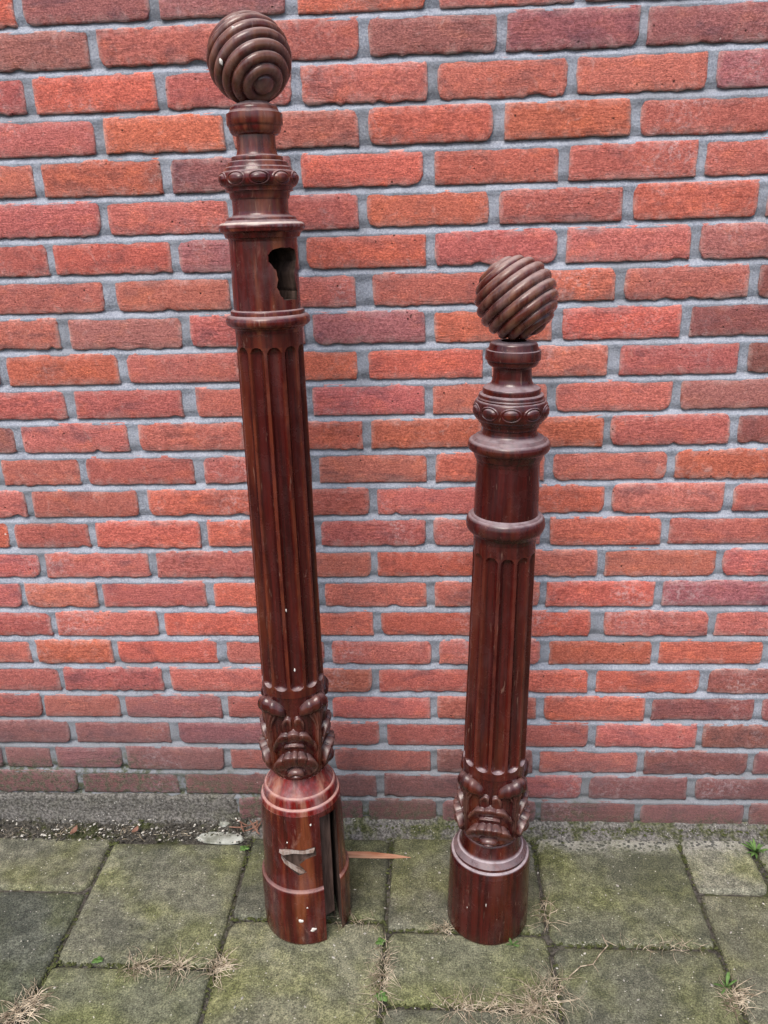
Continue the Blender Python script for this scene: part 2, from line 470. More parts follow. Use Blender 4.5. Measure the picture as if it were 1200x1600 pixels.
def brick_geo(w, h, r, proud):
    """front skin of one hand-moulded brick: wavy arrises, rounded edge, sides running back into the mortar"""
    ox, oz = r.uniform(0, 90), r.uniform(0, 90)
    n = max(4, int(w / 0.0085))
    us = [0.0, 0.003] + [w * i / n for i in range(1, n)] + [w - 0.003, w]
    us = sorted(us)
    vs = [0.0, 0.003, h * 0.28, h * 0.5, h * 0.75, h - 0.003, h]
    chip = r.uniform(0.3, 1.0)
    rag = 0.0014 * r.uniform(0.4, 1.8)
    hf = r.uniform(0.15, 1.1)
    ff_ = r.uniform(120, 240)
    cw = [r.uniform(0.0, 0.006) ** 1.0 * (r.random() < 0.6) for _ in range(4)]        # worn corners
    chips = [(r.uniform(0.01, w - 0.01), r.uniform(0.005, 0.016), r.uniform(0.0015, 0.005), r.random() < 0.6) for _ in range(r.choice((0, 0, 0, 1, 1, 2)))]
    verts, faces = [], []
    nu, nv = len(us), len(vs)
    for j, v in enumerate(vs):
        for i, u in enumerate(us):
            eu = 1 if i in (0, nu - 1) else (0.5 if i in (1, nu - 2) else 0)
            ev = 1 if j in (0, nv - 1) else (0.5 if j in (1, nv - 2) else 0)
            x, z, y = u, v, 0.0
            tb = 1.5 if j < 3 else 1.0
            z += rag * tb * max(ev, 0.25) * (nz(u * 60 + ox, j * 0.3, oz) + hf * nz(u * ff_ + ox, j * 0.2, oz + 5))
            x += rag * 0.9 * max(eu, 0.2) * (nz(v * 90 + oz, i * 0.15, ox) + 0.5 * nz(v * 200 + oz, i * 0.1, ox + 3))
            y += 0.0009 * nz(u * 26 + ox, v * 38 + oz, 1.7) + 0.0006 * nz(u * 75 + ox, v * 90 + oz, 8.1)
            if ev == 1 or eu == 1:
                y += 0.0022
            elif ev == 0.5 or eu == 0.5:
                y += 0.0008
            for u0, wd, dp, low in chips:
                q = abs(u - u0) / wd
                if q < 1 and ((low and j < 2) or (not low and j > nv - 3)):
                    z += (dp if low else -dp * 0.7) * (1 - q * q)
                    y += 0.0012 * (1 - q)
            for k, (cx, cz) in enumerate(((0, 0), (w, 0), (0, h), (w, h))):
                d = sqrt((u - cx) ** 2 + (v - cz) ** 2)
                if d < 0.012:
                    f = (1 - d / 0.012) * cw[k]
                    x += f if cx == 0 else -f
                    z += f * 0.7 if cz == 0 else -f * 0.7
            verts.append((x, y - proud, z))
    for j in range(nv - 1):
        for i in range(nu - 1):
            a = j * nu + i
            faces.append((a, a + 1, a + nu + 1, a + nu))
    rim = [i for i in range(nu)] + [j * nu + nu - 1 for j in range(1, nv)] + [(nv - 1) * nu + i for i in range(nu - 2, -1, -1)] + [j * nu for j in range(nv - 2, 0, -1)]
    back = len(verts)
    for i in rim:
        x, y, z = verts[i]
        verts.append((x, 0.03, z))
    k = len(rim)
    for i in range(k):
        faces.append((rim[(i + 1) % k], rim[i], back + i, back + (i + 1) % k))
    return verts, faces


def arris_attr(me, w, h):
    at = me.attributes.new('arris', 'FLOAT', 'POINT')
    at.data.foreach_set('value', [max(0.0, 1 - min(v.co.x, w - v.co.x, v.co.z, h - v.co.z) / 0.0050) for v in me.vertices])


wall = empty('brick_wall', (0, 0, 0))
tag(wall, 'red brick wall in grey mortar behind the two wooden posts', 'wall')

far_v, far_f = [], []
ROWS_UP = 10
for row in range(-ROWS_UP, len(ROWS)):
    r = random.Random(1000 + row)
    if row >= 0:
        code, joints = ROWS[row]
        joints = list(joints)
    else:
        joints = [(-0.055 + (0.11 if row % 2 else 0.0), -0.04 + (0.11 if row % 2 else 0.0))]
        code = 'rr'
    left_n = 0
    while joints[0][0] > -1.95:
        e = joints[0][0] - 0.207 + r.uniform(-0.004, 0.004)
        joints.insert(0, (e - 0.0145, e))
        left_n += 1
    code = ''.join(r.choice('rrropd') for _ in range(left_n)) + code
    while joints[-1][1] < 1.95:
        e = joints[-1][1] + 0.207 + r.uniform(-0.004, 0.004)
        joints.append((e, e + 0.0145))
    code = code + ''.join(r.choice('rrropd') for _ in range(40))
    zb = Z0 + (23 - row) * COURSE
    for i in range(len(joints) - 1):
        x0, x1 = joints[i][1], joints[i + 1][0]
        # the left part of the table's code string names the brick before the first joint
        cls = code[i + 1]
        gap = 0.0086 + r.uniform(-0.0012, 0.0015)
        lo = zb + gap * 0.5 + r.uniform(-0.001, 0.001)
        hi = zb + COURSE - gap * 0.5 + r.uniform(-0.0012, 0.001)
        v, f = brick_geo(x1 - x0, hi - lo, r, r.uniform(-0.0008, 0.0022))
        if row >= -1 and x1 > -1.12 and x0 < 0.98:
            b = mesh_obj('brick', v, f, BRICK, wall)
            arris_attr(b.data, x1 - x0, hi - lo)
            b.location = (x0, 0, lo)
            b.rotation_euler = (0, r.uniform(-0.004, 0.004), 0)
            t = TINT[cls]
            k = r.uniform(0.86, 1.13)
            b.color = (t[0] * k, t[1] * k * r.uniform(0.93, 1.1), t[2] * k * r.uniform(0.93, 1.1), 1)
        else:
            n0 = len(far_v)
            far_v += [(x + x0, y, z + lo) for x, y, z in v]
            far_f += [tuple(q + n0 for q in fc) for fc in f]
fb = mesh_obj('bricks_beyond', far_v, far_f, BRICK, wall)
fb.color = (0.31, 0.076, 0.06, 1)
fb['kind'] = 'stuff'

# mortar: one sheet behind the bricks, struck so that each bed slopes out towards the brick below
mv, mf = [], []
xs = [-1.94 + i * 0.0075 for i in range(int(3.88 / 0.0075) + 1)]
# phase 0 is a bed's centre: above it lies the upper brick (deep recess), below it the lower brick's top edge
def bed_depth(ph):
    # ph: height relative to the bed centre, -: towards the lower brick's top arris
    t = max(-1, min(1, ph / 0.006))
    return 0.0046 + 0.0048 * t
def mdepth(x, z):
    k = (z - Z0) / COURSE
    ph = (k - round(k)) * COURSE
    d = bed_depth(ph) if abs(ph) < 0.0075 else 0.0035
    d += 0.0022 * nz(x * 30, z * 45, 0.3) + 0.0009 * nz(x * 110, z * 120, 4.2)
    return d
offs = [-0.0068, -0.0045, -0.002, 0.001, 0.0035, 0.006, 0.012, 0.022, 0.032, 0.042, 0.051]
zl = []
for c in range(-2, 24 + ROWS_UP):
    zl += [Z0 + c * COURSE + o for o in offs]
nx = len(xs)
for z in zl:
    for x in xs:
        wob = 0.0007 * nz(x * 55, z * 20, 9.0)
        mv.append((x, max(-0.0012, mdepth(x, z)), z + wob))
for j in range(len(zl) - 1):
    for i in range(nx - 1):
        a = j * nx + i
        mf.append((a, a + 1, a + nx + 1, a + nx))
mesh_obj('mortar', mv, mf, MORTAR, wall)

# smeared cement over the lowest course on the left
cv, cf = [], []
cx = [-1.9 + i * 0.009 for i in range(int(1.535 / 0.009))]
cz = [-0.02, -0.005, 0.01, 0.02, 0.03, 0.04, 0.05, 0.058, 0.066, 0.072, 0.076]
for j, z in enumerate(cz):
    for i, x in enumerate(cx):
        edge = min(1.0, (cx[-1] - x) / 0.03)
        up = z + 0.006 * nz(x * 22, 3.1) * (z > 0.05)
        y = -0.0045 * edge - 0.006 * max(0, 0.03 - z) / 0.03 + 0.0016 * nz(x * 60, z * 60, 2.2) + 0.0012 * nz(x * 160, z * 160, 5.0)
        if j == len(cz) - 1:
            y = 0.004
        if i == len(cx) - 1:
            y = 0.006
        cv.append((x, y, up))
n = len(cx)
for j in range(len(cz) - 1):
    for i in range(n - 1):
        a = j * n + i
        cf.append((a, a + 1, a + n + 1, a + n))
mesh_obj('cement_smear', cv, cf, FILLET, wall)

# mossy cement fillet where wall and paving meet, from the tall post to the right
fv, ff = [], []
fx = [-0.36 + i * 0.008 for i in range(int(2.25 / 0.008))]
prof = [(0.004, 0.024), (-0.002, 0.019), (-0.007, 0.014), (-0.014, 0.010), (-0.024, 0.006), (-0.034, 0.003), (-0.042, -0.006), (-0.05, -0.02)]
for (y, z) in prof:
    for x in fx:
        k = 0.75 + 0.5 * nz(x * 7, 1.0) + 0.35 * nz(x * 31, 2.0)
        k = max(0.25, k)
        fv.append((x + 0.002 * nz(x * 50, z * 90), (y * (0.55 + 0.45 * k)) + 0.002 * nz(x * 70, z * 60, 4), z * (0.5 + 0.5 * k) + 0.003 * nz(x * 90, y * 90, 6)))
n = len(fx)
for j in range(len(prof) - 1):
    for i in range(n - 1):
        a = j * n + i
        ff.append((a, a + n, a + n + 1, a + 1))
fo = mesh_obj('cement_fillet', fv, ff, FILLET, wall)
recalc(fo.data)

# ---------------------------------------------------------------- ground and paving
g = mesh_obj('ground', [(-300, -300, -0.075), (300, -300, -0.075), (300, 300, -0.075), (-300, 300, -0.075)], [(0, 1, 2, 3)], EARTH)
g['kind'] = 'structure'
bv, bf = [], []
nxp, nyp = 300, 150
for j in range(nyp + 1):
    for i in range(nxp + 1):
        x, y = -2.4 + 4.8 * i / nxp, -2.6 + 2.62 * j / nyp
        z = -0.009 + 0.003 * nz(x * 25, y * 25, 3) + 0.0025 * nz(x * 90, y * 90, 7)
        bv.append((x, y, z))
for j in range(nyp):
    for i in range(nxp):
        a = j * (nxp + 1) + i
        bf.append((a, a + 1, a + nxp + 2, a + nxp + 1))
pave = mesh_obj('pavement', bv, bf, SOIL)
pave['kind'] = 'structure'
pave['label'] = 'mossy concrete slab paving in front of the wall'


def slab_obj(x0, x1, y0, y1, tint, r):
    w, d = x1 - x0, y1 - y0
    n = 14
    def ticks(L):
        t = [0.0, 0.0025, 0.007] + [L * i / n for i in range(1, n)] + [L - 0.007, L - 0.0025, L]
        return sorted(t)
    us, vs = ticks(w), ticks(d)
    ox = r.uniform(0, 60)
    verts, faces = [], []
    nu, nv = len(us), len(vs)
    cw = [r.uniform(0.0, 0.008) for _ in range(4)]
    for v in vs:
        for u in us:
            e = min(u, v, w - u, d - v)
            z = -0.005 * max(0, 1 - e / 0.007) ** 2 + 0.0008 * nz(u * 14 + ox, v * 14, 1) + 0.0005 * nz(u * 60 + ox, v * 60, 2)
            x, y = u, v
            if e < 0.003:
                x += 0.0017 * nz(v * 70 + ox, u * 9, 5)
                y += 0.0017 * nz(u * 70 + ox, v * 9, 6)
                z += 0.0015 * nz(u * 90 + ox, v * 90, 3) - 0.001
            for k, (qx, qy) in enumerate(((0, 0), (w, 0), (0, d), (w, d))):
                dd = sqrt((u - qx) ** 2 + (v - qy) ** 2)
                if dd < 0.016:
                    f = (1 - dd / 0.016) * cw[k]
                    x += f if qx == 0 else -f
                    y += f if qy == 0 else -f
            verts.append((x - w / 2, y - d / 2, z))
    for j in range(nv - 1):
        for i in range(nu - 1):
            a = j * nu + i
            faces.append((a, a + 1, a + nu + 1, a + nu))
    rim = [i for i in range(nu)] + [j * nu + nu - 1 for j in range(1, nv)] + [(nv - 1) * nu + i for i in range(nu - 2, -1, -1)] + [j * nu for j in range(nv - 2, 0, -1)]
    b0 = len(verts)
    for i in rim:
        x, y, z = verts[i]
        verts.append((x, y, -0.045))
    k = len(rim)
    for i in range(k):
        faces.append((rim[(i + 1) % k], rim[i], b0 + i, b0 + (i + 1) % k))
    o = mesh_obj('paving_slab', verts, faces, SLAB, pave)
    o.location = ((x0 + x1) / 2, (y0 + y1) / 2, r.uniform(-0.0015, 0.001))
    o.rotation_euler = (r.uniform(-0.006, 0.006), r.uniform(-0.006, 0.006), r.uniform(-0.008, 0.008))
    o.color = (*tint, 1)
    return o


# columns of slabs running away from the wall: x range, back edge, cross joints in the photo, then every 0.302 m
COLS = [(-1.853, -1.551, -0.05, [-0.21]), (-1.551, -1.249, -0.05, [-0.33]), (-1.249, -0.947, -0.05, [-0.18]),
        (-0.947, -0.645, -0.044, [-0.199]), (-0.645, -0.343, -0.056, [-0.374]), (-0.343, -0.041, -0.034, [-0.262]),
        (-0.041, 0.261, -0.030, [-0.282, -0.440]), (0.261, 0.563, -0.022, [-0.307]), (0.563, 0.708, -0.022, [-0.175]),
        (0.716, 1.018, -0.03, [-0.25]), (1.018, 1.32, -0.03, [-0.10]), (1.32, 1.622, -0.03, [-0.22]), (1.622, 1.924, -0.03, [-0.12])]
TONES = {(3, 0): (0.95, 0.95, 0.9), (3, 1): (0.64, 0.70, 0.70), (4, 0): (1.0, 1.02, 0.95), (4, 1): (0.95, 1.0, 0.85),
         (5, 0): (0.72, 0.74, 0.72), (5, 1): (1.15, 1.15, 1.0), (6, 0): (0.85, 0.86, 0.82), (6, 1): (0.98, 1.0, 0.85), (6, 2): (0.9, 0.92, 0.85),
         (7, 0): (0.9, 0.93, 0.8), (7, 1): (0.82, 0.84, 0.78), (8, 0): (1.35, 1.35, 1.3), (8, 1): (1.1, 1.1, 1.0), (9, 0): (1.2, 1.2, 1.15)}
for ci, (x0, x1, back, cross) in enumerate(COLS):
    r = random.Random(300 + ci)
    ys = [back] + list(cross)
    while ys[-1] > -2.3:
        ys.append(ys[-1] - 0.302)
    for k in range(len(ys) - 1):
        tone = TONES.get((ci, k), tuple([r.uniform(0.75, 1.1)] * 3))
        slab_obj(x0 + 0.0035, x1 - 0.0035, ys[k + 1] + 0.0035, ys[k] - 0.0035, tone, r)

# strip of loose earth between slabs and wall on the left
sv, sf = [], []
sx = [-1.9 + i * 0.007 for i in range(int(1.58 / 0.007))]
sy = [-0.066 + i * 0.0065 for i in range(12)]
for y in sy:
    for x in sx:
        t = (y + 0.066) / 0.0715
        z = -0.006 + (0.022 + 0.012 * nz(x * 6, 0.5)) * t * t + 0.006 * nz(x * 22, y * 30, 1) + 0.005 * nz(x * 75, y * 75, 2)
        end = min(1, (-0.325 - x) / 0.05)
        sv.append((x, y, z * max(0.0, end) - 0.01 * (1 - max(0, end))))
n = len(sx)
for j in range(len(sy) - 1):
    for i in range(n - 1):
        a = j * n + i
        sf.append((a, a + 1, a + n + 1, a + n))
es = mesh_obj('earth_strip', sv, sf, EARTH)
tag(es, 'strip of dark loose earth along the foot of the wall', 'soil', kind='structure')

# ---------------------------------------------------------------- the newel posts
def expand(spec):
    """(s, r, kind) from top to bottom -> polyline; qh = rounded, starting outwards/inwards; qv = starting along the axis; t:R = half round"""
    out = [(spec[0][0], spec[0][1])]
    for s1, r1, k in spec[1:]:
        s0, r0 = out[-1]
        if k == 'l':
            out.append((s1, r1))
            continue
        n = 7
        if k == 'qh':
            for i in range(1, n + 1):
                t = i / n * pi / 2
                out.append((s0 + (s1 - s0) * (1 - cos(t)), r0 + (r1 - r0) * sin(t)))
        elif k == 'qv':
            for i in range(1, n + 1):
                t = i / n * pi / 2
                out.append((s0 + (s1 - s0) * sin(t), r0 + (r1 - r0) * (1 - cos(t))))
        elif k.startswith('t'):
            R = float(k[1:])
            n = 16
            for i in range(1, n + 1):
                t = i / n
                base = r0 + (r1 - r0) * t
                out.append((s0 + (s1 - s0) * (0.5 - 0.5 * cos(pi * t)), base + (R - max(r0, r1)) * sin(pi * t)))
    return out


def lathe(name, pts, mat, parent, n=96, close=True, wobble=0.0):
    """pts: polyline (s, r) top to bottom; doubled rows keep the fillets crisp"""
    rows = []
    for i, (s, r) in enumerate(pts):
        rows.append((s, r))
    verts, faces = [], []
    for s, r in rows:
        for k in range(n):
            a = 2 * pi * k / n
            q = r * (1 + wobble * nz(cos(a) * 2, sin(a) * 2, s * 9))
            verts.append((q * cos(a), q * sin(a), s))
    for j in range(len(rows) - 1):
        for k in range(n):
            a, b = j * n + k, j * n + (k + 1) % n
            faces.append((a, a + n, b + n, b))
    if close:
        verts.append((0, 0, rows[0][0]))
        top = len(verts) - 1
        verts.append((0, 0, rows[-1][0]))
        bot = len(verts) - 1
        L = (len(rows) - 1) * n
        for k in range(n):
            faces.append((top, k, (k + 1) % n))
            faces.append((bot, L + (k + 1) % n, L + k))
    o = mesh_obj(name, verts, faces, mat, parent)
    sharp_smooth(o, 32)
    return o


def set_arris(o, vals):
    at = o.data.attributes.new('arris', 'FLOAT', 'POINT')
    at.data.foreach_set('value', vals)


def sharp_smooth(o, deg):
    """smooth shading with edges beyond deg marked sharp"""
    bm = bmesh.new()
    bm.from_mesh(o.data)
    bmesh.ops.recalc_face_normals(bm, faces=bm.faces)
    for e in bm.edges:
        if len(e.link_faces) == 2 and e.calc_face_angle(0) > radians(deg):
            e.smooth = False
    for f in bm.faces:
        f.smooth = True
    bm.to_mesh(o.data)
    bm.free()


def boolean_cut(o, cutters, mats=()):
    for c in cutters:
        md = o.modifiers.new('cut', 'BOOLEAN')
        md.operation = 'DIFFERENCE'
        md.solver = 'EXACT'
        md.material_mode = 'TRANSFER'
        md.object = c
    for mt in mats:
        o.data.materials.append(mt)
    bpy.context.view_layer.update()
    dg = bpy.context.evaluated_depsgraph_get()
    me = bpy.data.meshes.new_from_object(o.evaluated_get(dg))
    o.modifiers.clear()
    old = o.data
    o.data = me
    for c in cutters:
        bpy.data.objects.remove(c)
    sharp_smooth(o, 32)


def prism(name, outline, y0, y1, ang, mat=None, parent=None):
    """outline (t, s): t across, s up; extruded along the radial direction ang from y0 to y1"""
    d = Vector((cos(ang), sin(ang), 0))
    t_ = Vector((-sin(ang), cos(ang), 0))
    n = len(outline)
    verts = [tuple(d * y0 + t_ * a + Vector((0, 0, s))) for a, s in outline] + [tuple(d * y1 + t_ * a + Vector((0, 0, s))) for a, s in outline]
    faces = [tuple(range(n))[::-1], tuple(range(n, 2 * n))] + [(i, (i + 1) % n, n + (i + 1) % n, n + i) for i in range(n)]
    o = mesh_obj(name, verts, faces, mat, parent, smooth=False)
    recalc(o.data)
    return o


def fluted(name, s_top, r_top, s_bot, r_bot, f_top, f_bot, ang0, mat, parent, D=0.0085):
    nF, per = 12, 22
    N = nF * per
    half = 2 * pi / nF * 0.385                       # half opening angle of a flute
    rw = half * (r_top + r_bot) / 2
    ss = [s_top]
    def seg(a, b, n):
        for i in range(1, n + 1):
            ss.append(a + (b - a) * i / n)
    seg(s_top, f_top + 0.001, 5)
    seg(f_top + 0.001, f_top - rw * 1.1, 16)
    seg(f_top - rw * 1.1, f_bot + rw * 0.9, 26)
    seg(f_bot + rw * 0.9, f_bot - 0.001, 16)
    seg(f_bot - 0.001, s_bot, 4)
    verts, faces, wear_glint = [], [], []
    for s in ss:
        r0 = r_top + (r_bot - r_top) * (s_top - s) / (s_top - s_bot)
        for k in range(N):
            a = 2 * pi * k / N
            u = ((k % per) / per * 2 - 1) * (pi / nF)      # angle from a flute's centre
            d = 0.0
            if f_bot < s < f_top:
                w = half
                de = min(f_top - s, (s - f_bot) * 1.35)
                if de < rw:
                    w = half * sqrt(max(0, 1 - (1 - de / rw) ** 2))
                if w > 1e-4 and abs(u) < w:
                    d = D * sqrt(1 - (u / w) ** 2) * min(1, (w / half) ** 0.6)
            th = ang0 + a + pi / nF
            q = r0 - d + 0.0004 * nz(cos(th) * 3, sin(th) * 3, s * 12)
            verts.append((q * cos(th), q * sin(th), s))
            wear_glint.append(1.0 if d < 0.0002 and f_bot < s < f_top else (0.35 if d < 0.004 else 0.0))  # lands between flutes lightened: worn varnish plus painted edge highlight
    for j in range(len(ss) - 1):
        for k in range(N):
            a, b = j * N + k, j * N + (k + 1) % N
            faces.append((a, a + N, b + N, b))
    o = mesh_obj(name, verts, faces, mat, parent)
    sharp_smooth(o, 38)
    set_arris(o, wear_glint)
    return o


def sstep(a, b, x):
    t = max(0.0, min(1.0, (x - a) / (b - a)))
    return t * t * (3 - 2 * t)


def arch(b, w, lo, hi):
    return lo + (hi - lo) * sqrt(max(0.0, 1 - (b / w) ** 2)) if b < w else -1.0


def carve(a, t):
    """relief of one quarter of the carved leaf band; a in [-1, 1] across, t in [0, 1] up"""
    b = abs(a)
    h = 0.0
    side = 0.93 * sqrt(max(0.02, 1 - (max(0.0, 0.30 - t) / 0.36) ** 2))      # outline of the central bowl
    inb = sstep(side, side - 0.07, b)
    # pair of small lobes parted by the midrib
    eA = 0.79 - 0.55 * (b - 0.20) ** 2 / 0.12 * 0.25 - t
    h = max(h, (0.34 * sstep(-0.004, 0.022, eA) - 0.16 * sstep(0.03, 0.12, eA)) * sstep(0.02, 0.07, b) * sstep(0.50, 0.40, b))
    # upper arch: rounded lobes over a hollow
    fB = sqrt(abs(cos(5.0 * atan2(a, t + 0.10))))
    eB = arch(b, 0.92, 0.33, 0.615) + 0.028 * fB - t
    h = max(h, (0.52 * sstep(-0.006, 0.030, eB) - 0.40 * sstep(0.05, 0.18, eB) + 0.13 * fB * sstep(0.0, 0.03, eB) * sstep(0.20, 0.08, eB)) * inb)
    # crescent in the hollow
    eB2 = arch(b, 0.46, 0.43, 0.485) - t
    if b < 0.46:
        h = max(h, (0.58 * sstep(-0.004, 0.012, eB2) - 0.36 * sstep(0.015, 0.07, eB2)) * sstep(0.46, 0.36, b))
    # lower arch: heavy overhanging lip of rounded fingers
    fC = sqrt(abs(cos(5.0 * atan2(a, t + 0.02))))
    eC = arch(b, 0.90, 0.12, 0.375) + 0.026 * fC - t
    h = max(h, (0.92 * sstep(-0.008, 0.045, eC) - 0.30 * sstep(0.08, 0.24, eC) + 0.13 * fC * sstep(0.0, 0.05, eC) * sstep(0.24, 0.10, eC)) * inb)
    # deep groove, then the hanging nose with its lip
    arc = 0.205 - 0.50 * b ** 2
    if b < 0.40:
        h -= 0.50 * math.exp(-((t - arc) / 0.020) ** 2) * sstep(0.40, 0.26, b)
    q = (a / 0.36) ** 2 + ((t - 0.115) / 0.075) ** 2
    if q < 1:
        h = max(h, 0.50 + 0.60 * sqrt(1 - q))
    if b < 0.30:
        h -= 0.22 * math.exp(-((t - 0.125 + 0.5 * b * b) / 0.010) ** 2) * sstep(0.30, 0.18, b)
    # rolled cheeks beside the nose
    for sx in (-1, 1):
        q = ((a - sx * 0.52) / 0.20) ** 2 + ((t - 0.12) / 0.10) ** 2
        if q < 1:
            h = max(h, 0.34 + 0.40 * sqrt(1 - q))
    # upright ribbed leaf bodies between the bowls
    gap = max(0.04, 1.0 - side)
    c = 1 - b
    if b > side - 0.10:
        x = c / (gap + 0.06)
        body = 0.62 * sqrt(max(0, 1 - min(1, x) ** 4)) + 0.13 * cos(x * pi * 4.0)
        h = max(h, body * sstep(1.02, 0.88, t) * (0.75 + 0.35 * t))
    # the leaf bodies widen under the curled tips
    w = 0.14 + 0.46 * sstep(0.62, 0.92, t)
    if t > 0.60 and c < w:
        x = c / w
        h = max(h, (0.58 * sqrt(1 - x ** 4) + 0.10 * cos(x * pi * 5.0)) * sstep(0.95, 0.80, t))
    h *= sqrt(max(0.0, min(1.0, t / 0.11))) * sstep(1.0, 0.94, t)
    return h


def leaf_band(s_bot, s_top, r_bot, r_top, facing, mat, parent, relief=0.0180, belly=0.0030):
    N, Mr = 560, 180
    verts, faces, rel = [], [], []
    for j in range(Mr + 1):
        t = j / Mr
        s = s_bot + (s_top - s_bot) * t
        core = r_bot + (r_top - r_bot) * sstep(0, 0.8, t) + belly * sin(pi * min(1, t ** 0.7)) ** 1.2 - 0.001
        for k in range(N):
            th = 2 * pi * k / N
            a = ((th / (pi / 2) + 0.5) % 1.0) * 2 - 1
            hgt = carve(a, t)
            rel.append(hgt)
            swell = 1.0 - 0.25 * t
            q = core + relief * hgt * swell + 0.00035 * nz(cos(th) * 14, sin(th) * 14, s * 200)
            verts.append((q * cos(th + facing), q * sin(th + facing), s))
    for j in range(Mr):
        for k in range(N):
            a, b = j * N + k, j * N + (k + 1) % N
            faces.append((a, b, b + N, a + N))
    o = mesh_obj('carved_leaf_band', verts, faces, mat, parent)
    recalc(o.data)
    wear_glint = []
    for j in range(Mr + 1):
        for k in range(N):
            # crests: higher than the carving just around them
            nb = [rel[min(Mr, max(0, j + dj)) * N + (k + dk) % N] for dj, dk in ((5, 0), (-5, 0), (0, 7), (0, -7))]
            wear_glint.append(max(0.0, min(1.0, (rel[j * N + k] - sum(nb) / 4) * 7.0)))
    set_arris(o, wear_glint)
    # curled tips of the four upright leaves
    for c5 in range(4):
        ang = facing + pi / 4 + c5 * pi / 2
        tip(ang, s_top, r_top, mat, o, c5)
    return o


def tip(ang, s_top, r0, mat, parent, seed):
    """a ribbed leaf tip rolled outwards: thick in the middle, drooping towards both ends"""
    # cross-section loop in (radial out, up), a rolled lip
    loop = [(-0.006, -0.032), (-0.004, -0.018), (-0.004, -0.006), (-0.001, 0.004), (0.005, 0.0085), (0.011, 0.0075), (0.0155, 0.002), (0.0165, -0.005),
            (0.014, -0.011), (0.0095, -0.0125), (0.0075, -0.009), (0.0075, -0.006), (0.0055, -0.008), (0.003, -0.016), (0.0005, -0.030)]
    loop = [(x * 1.08, z * 1.25) for x, z in loop]
    nW = 46
    verts, faces = [], []
    n = len(loop)
    half = 0.60
    for i in range(nW + 1):
        w = -1 + 2 * i / nW
        env = sqrt(max(0.0, 1 - abs(w) ** 2.6))
        rib = 1 + 0.085 * cos(w * pi * 4.4 + 0.5) * (1 - 0.5 * abs(w))
        th = ang + half * w
        droop = -0.015 * w * w + 0.002 * nz(w * 2.0, seed * 3.1)
        for (x, z) in loop:
            lower = max(0.0, -z - 0.012) / 0.02
            kx = x * (0.35 + 0.65 * env) * (rib if x > 0.002 else 1)
            kz = z * (0.25 + 0.75 * env) * (rib if z > 0 else 1)
            sh = 1 - 0.45 * lower
            tt = ang + half * w * sh
            q = r0 - 0.002 + kx - 0.004 * w * w
            verts.append((q * cos(tt), q * sin(tt), s_top - 0.014 + kz + droop))
    for i in range(nW):
        for k in range(n):
            a, b = i * n + k, i * n + (k + 1) % n
            faces.append((a, b, b + n, a + n))
    faces.append(tuple(range(n))[::-1])
    faces.append(tuple(nW * n + k for k in range(n)))
    o = mesh_obj('leaf_tip', verts, faces, mat, parent)
    recalc(o.data)
    return o


def reeded_ball(name, R, centre, axis, mat, parent):
    cap = radians(17)
    rings = 9
    wr = (pi - 2 * cap) / rings
    verts, faces, wear_glint = [], [], []
    NA, NT_ = 200, 112
    for j in range(NA + 1):
        a = pi * j / NA
        if a < cap or a > pi - cap:
            x = (a if a < cap else pi - a) / cap
            bump = sqrt(max(0, 1 - x * x * 0.97))
        else:
            x = ((a - cap) / wr % 1.0) * 2 - 1
            bump = sqrt(max(0, 1 - x * x * 0.97))
        rr = R - 0.0075 + 0.0075 * bump
        for k in range(NT_):
            t = 2 * pi * k / NT_
            wear_glint.append(max(0.0, (bump - 0.55) / 0.45))
            q = rr + 0.0003 * nz(cos(t) * 2 * sin(a), sin(t) * 2 * sin(a), cos(a) * 3)
            verts.append((q * sin(a) * cos(t), q * sin(a) * sin(t), q * cos(a)))
    for j in range(NA):
        for k in range(NT_):
            a, b = j * NT_ + k, j * NT_ + (k + 1) % NT_
            faces.append((a, a + NT_, b + NT_, b))
    rot = Vector((0, 0, 1)).rotation_difference(Vector(axis).normalized()).to_matrix()
    c = Vector(centre)
    verts = [tuple(rot @ Vector(v) + c) for v in verts]
    o = mesh_obj(name, verts, faces, mat, parent)
    set_arris(o, wear_glint)
    return o


def egg_ring(s0, s1, r_edge, r_body, r_egg, facing, mat, parent):
    """round band carved with ten framed eggs"""
    pts = expand([(s0, r_edge, 'l'), (s1, r_edge, 't%f' % r_body)])
    o = lathe('egg_band', pts, mat, parent, 120, close=False)
    sm, hh = (s0 + s1) / 2, abs(s0 - s1) / 2
    for k in range(10):
        th = facing + 2 * pi * k / 10
        ev, ef = [], []
        d, t_ = Vector((cos(th), sin(th), 0)), Vector((-sin(th), cos(th), 0))
        # egg with its raised frame: profile over normalised radius
        prof = [(0.0, 1.0), (0.22, 0.97), (0.42, 0.86), (0.58, 0.62), (0.69, 0.10), (0.73, -0.15), (0.77, 0.25), (0.84, 0.42), (0.92, 0.32), (1.0, -0.30), (1.03, -1.3)]
        nn = 28
        prot = r_egg - r_body
        for pi_, (q, hgt) in enumerate(prof):
            for i in range(nn):
                a = 2 * pi * i / nn
                w = 0.0172 * q * cos(a)
                z = min(hh * 0.96, 0.0112) * q * sin(a)
                band = r_edge + (r_body - r_edge) * sqrt(max(0.0, 1 - (z / hh) ** 2))
                rad = sqrt(max(0, band ** 2 - w ** 2)) + prot * hgt
                p = d * rad + t_ * w + Vector((0, 0, sm + z))
                ev.append(tuple(p))
        for j in range(len(prof) - 1):
            for i in range(nn):
                a, b = j * nn + i, j * nn + (i + 1) % nn
                ef.append((a, a + nn, b + nn, b))
        e = mesh_obj('egg', ev, ef, mat, o)
        recalc(e.data)
    return o


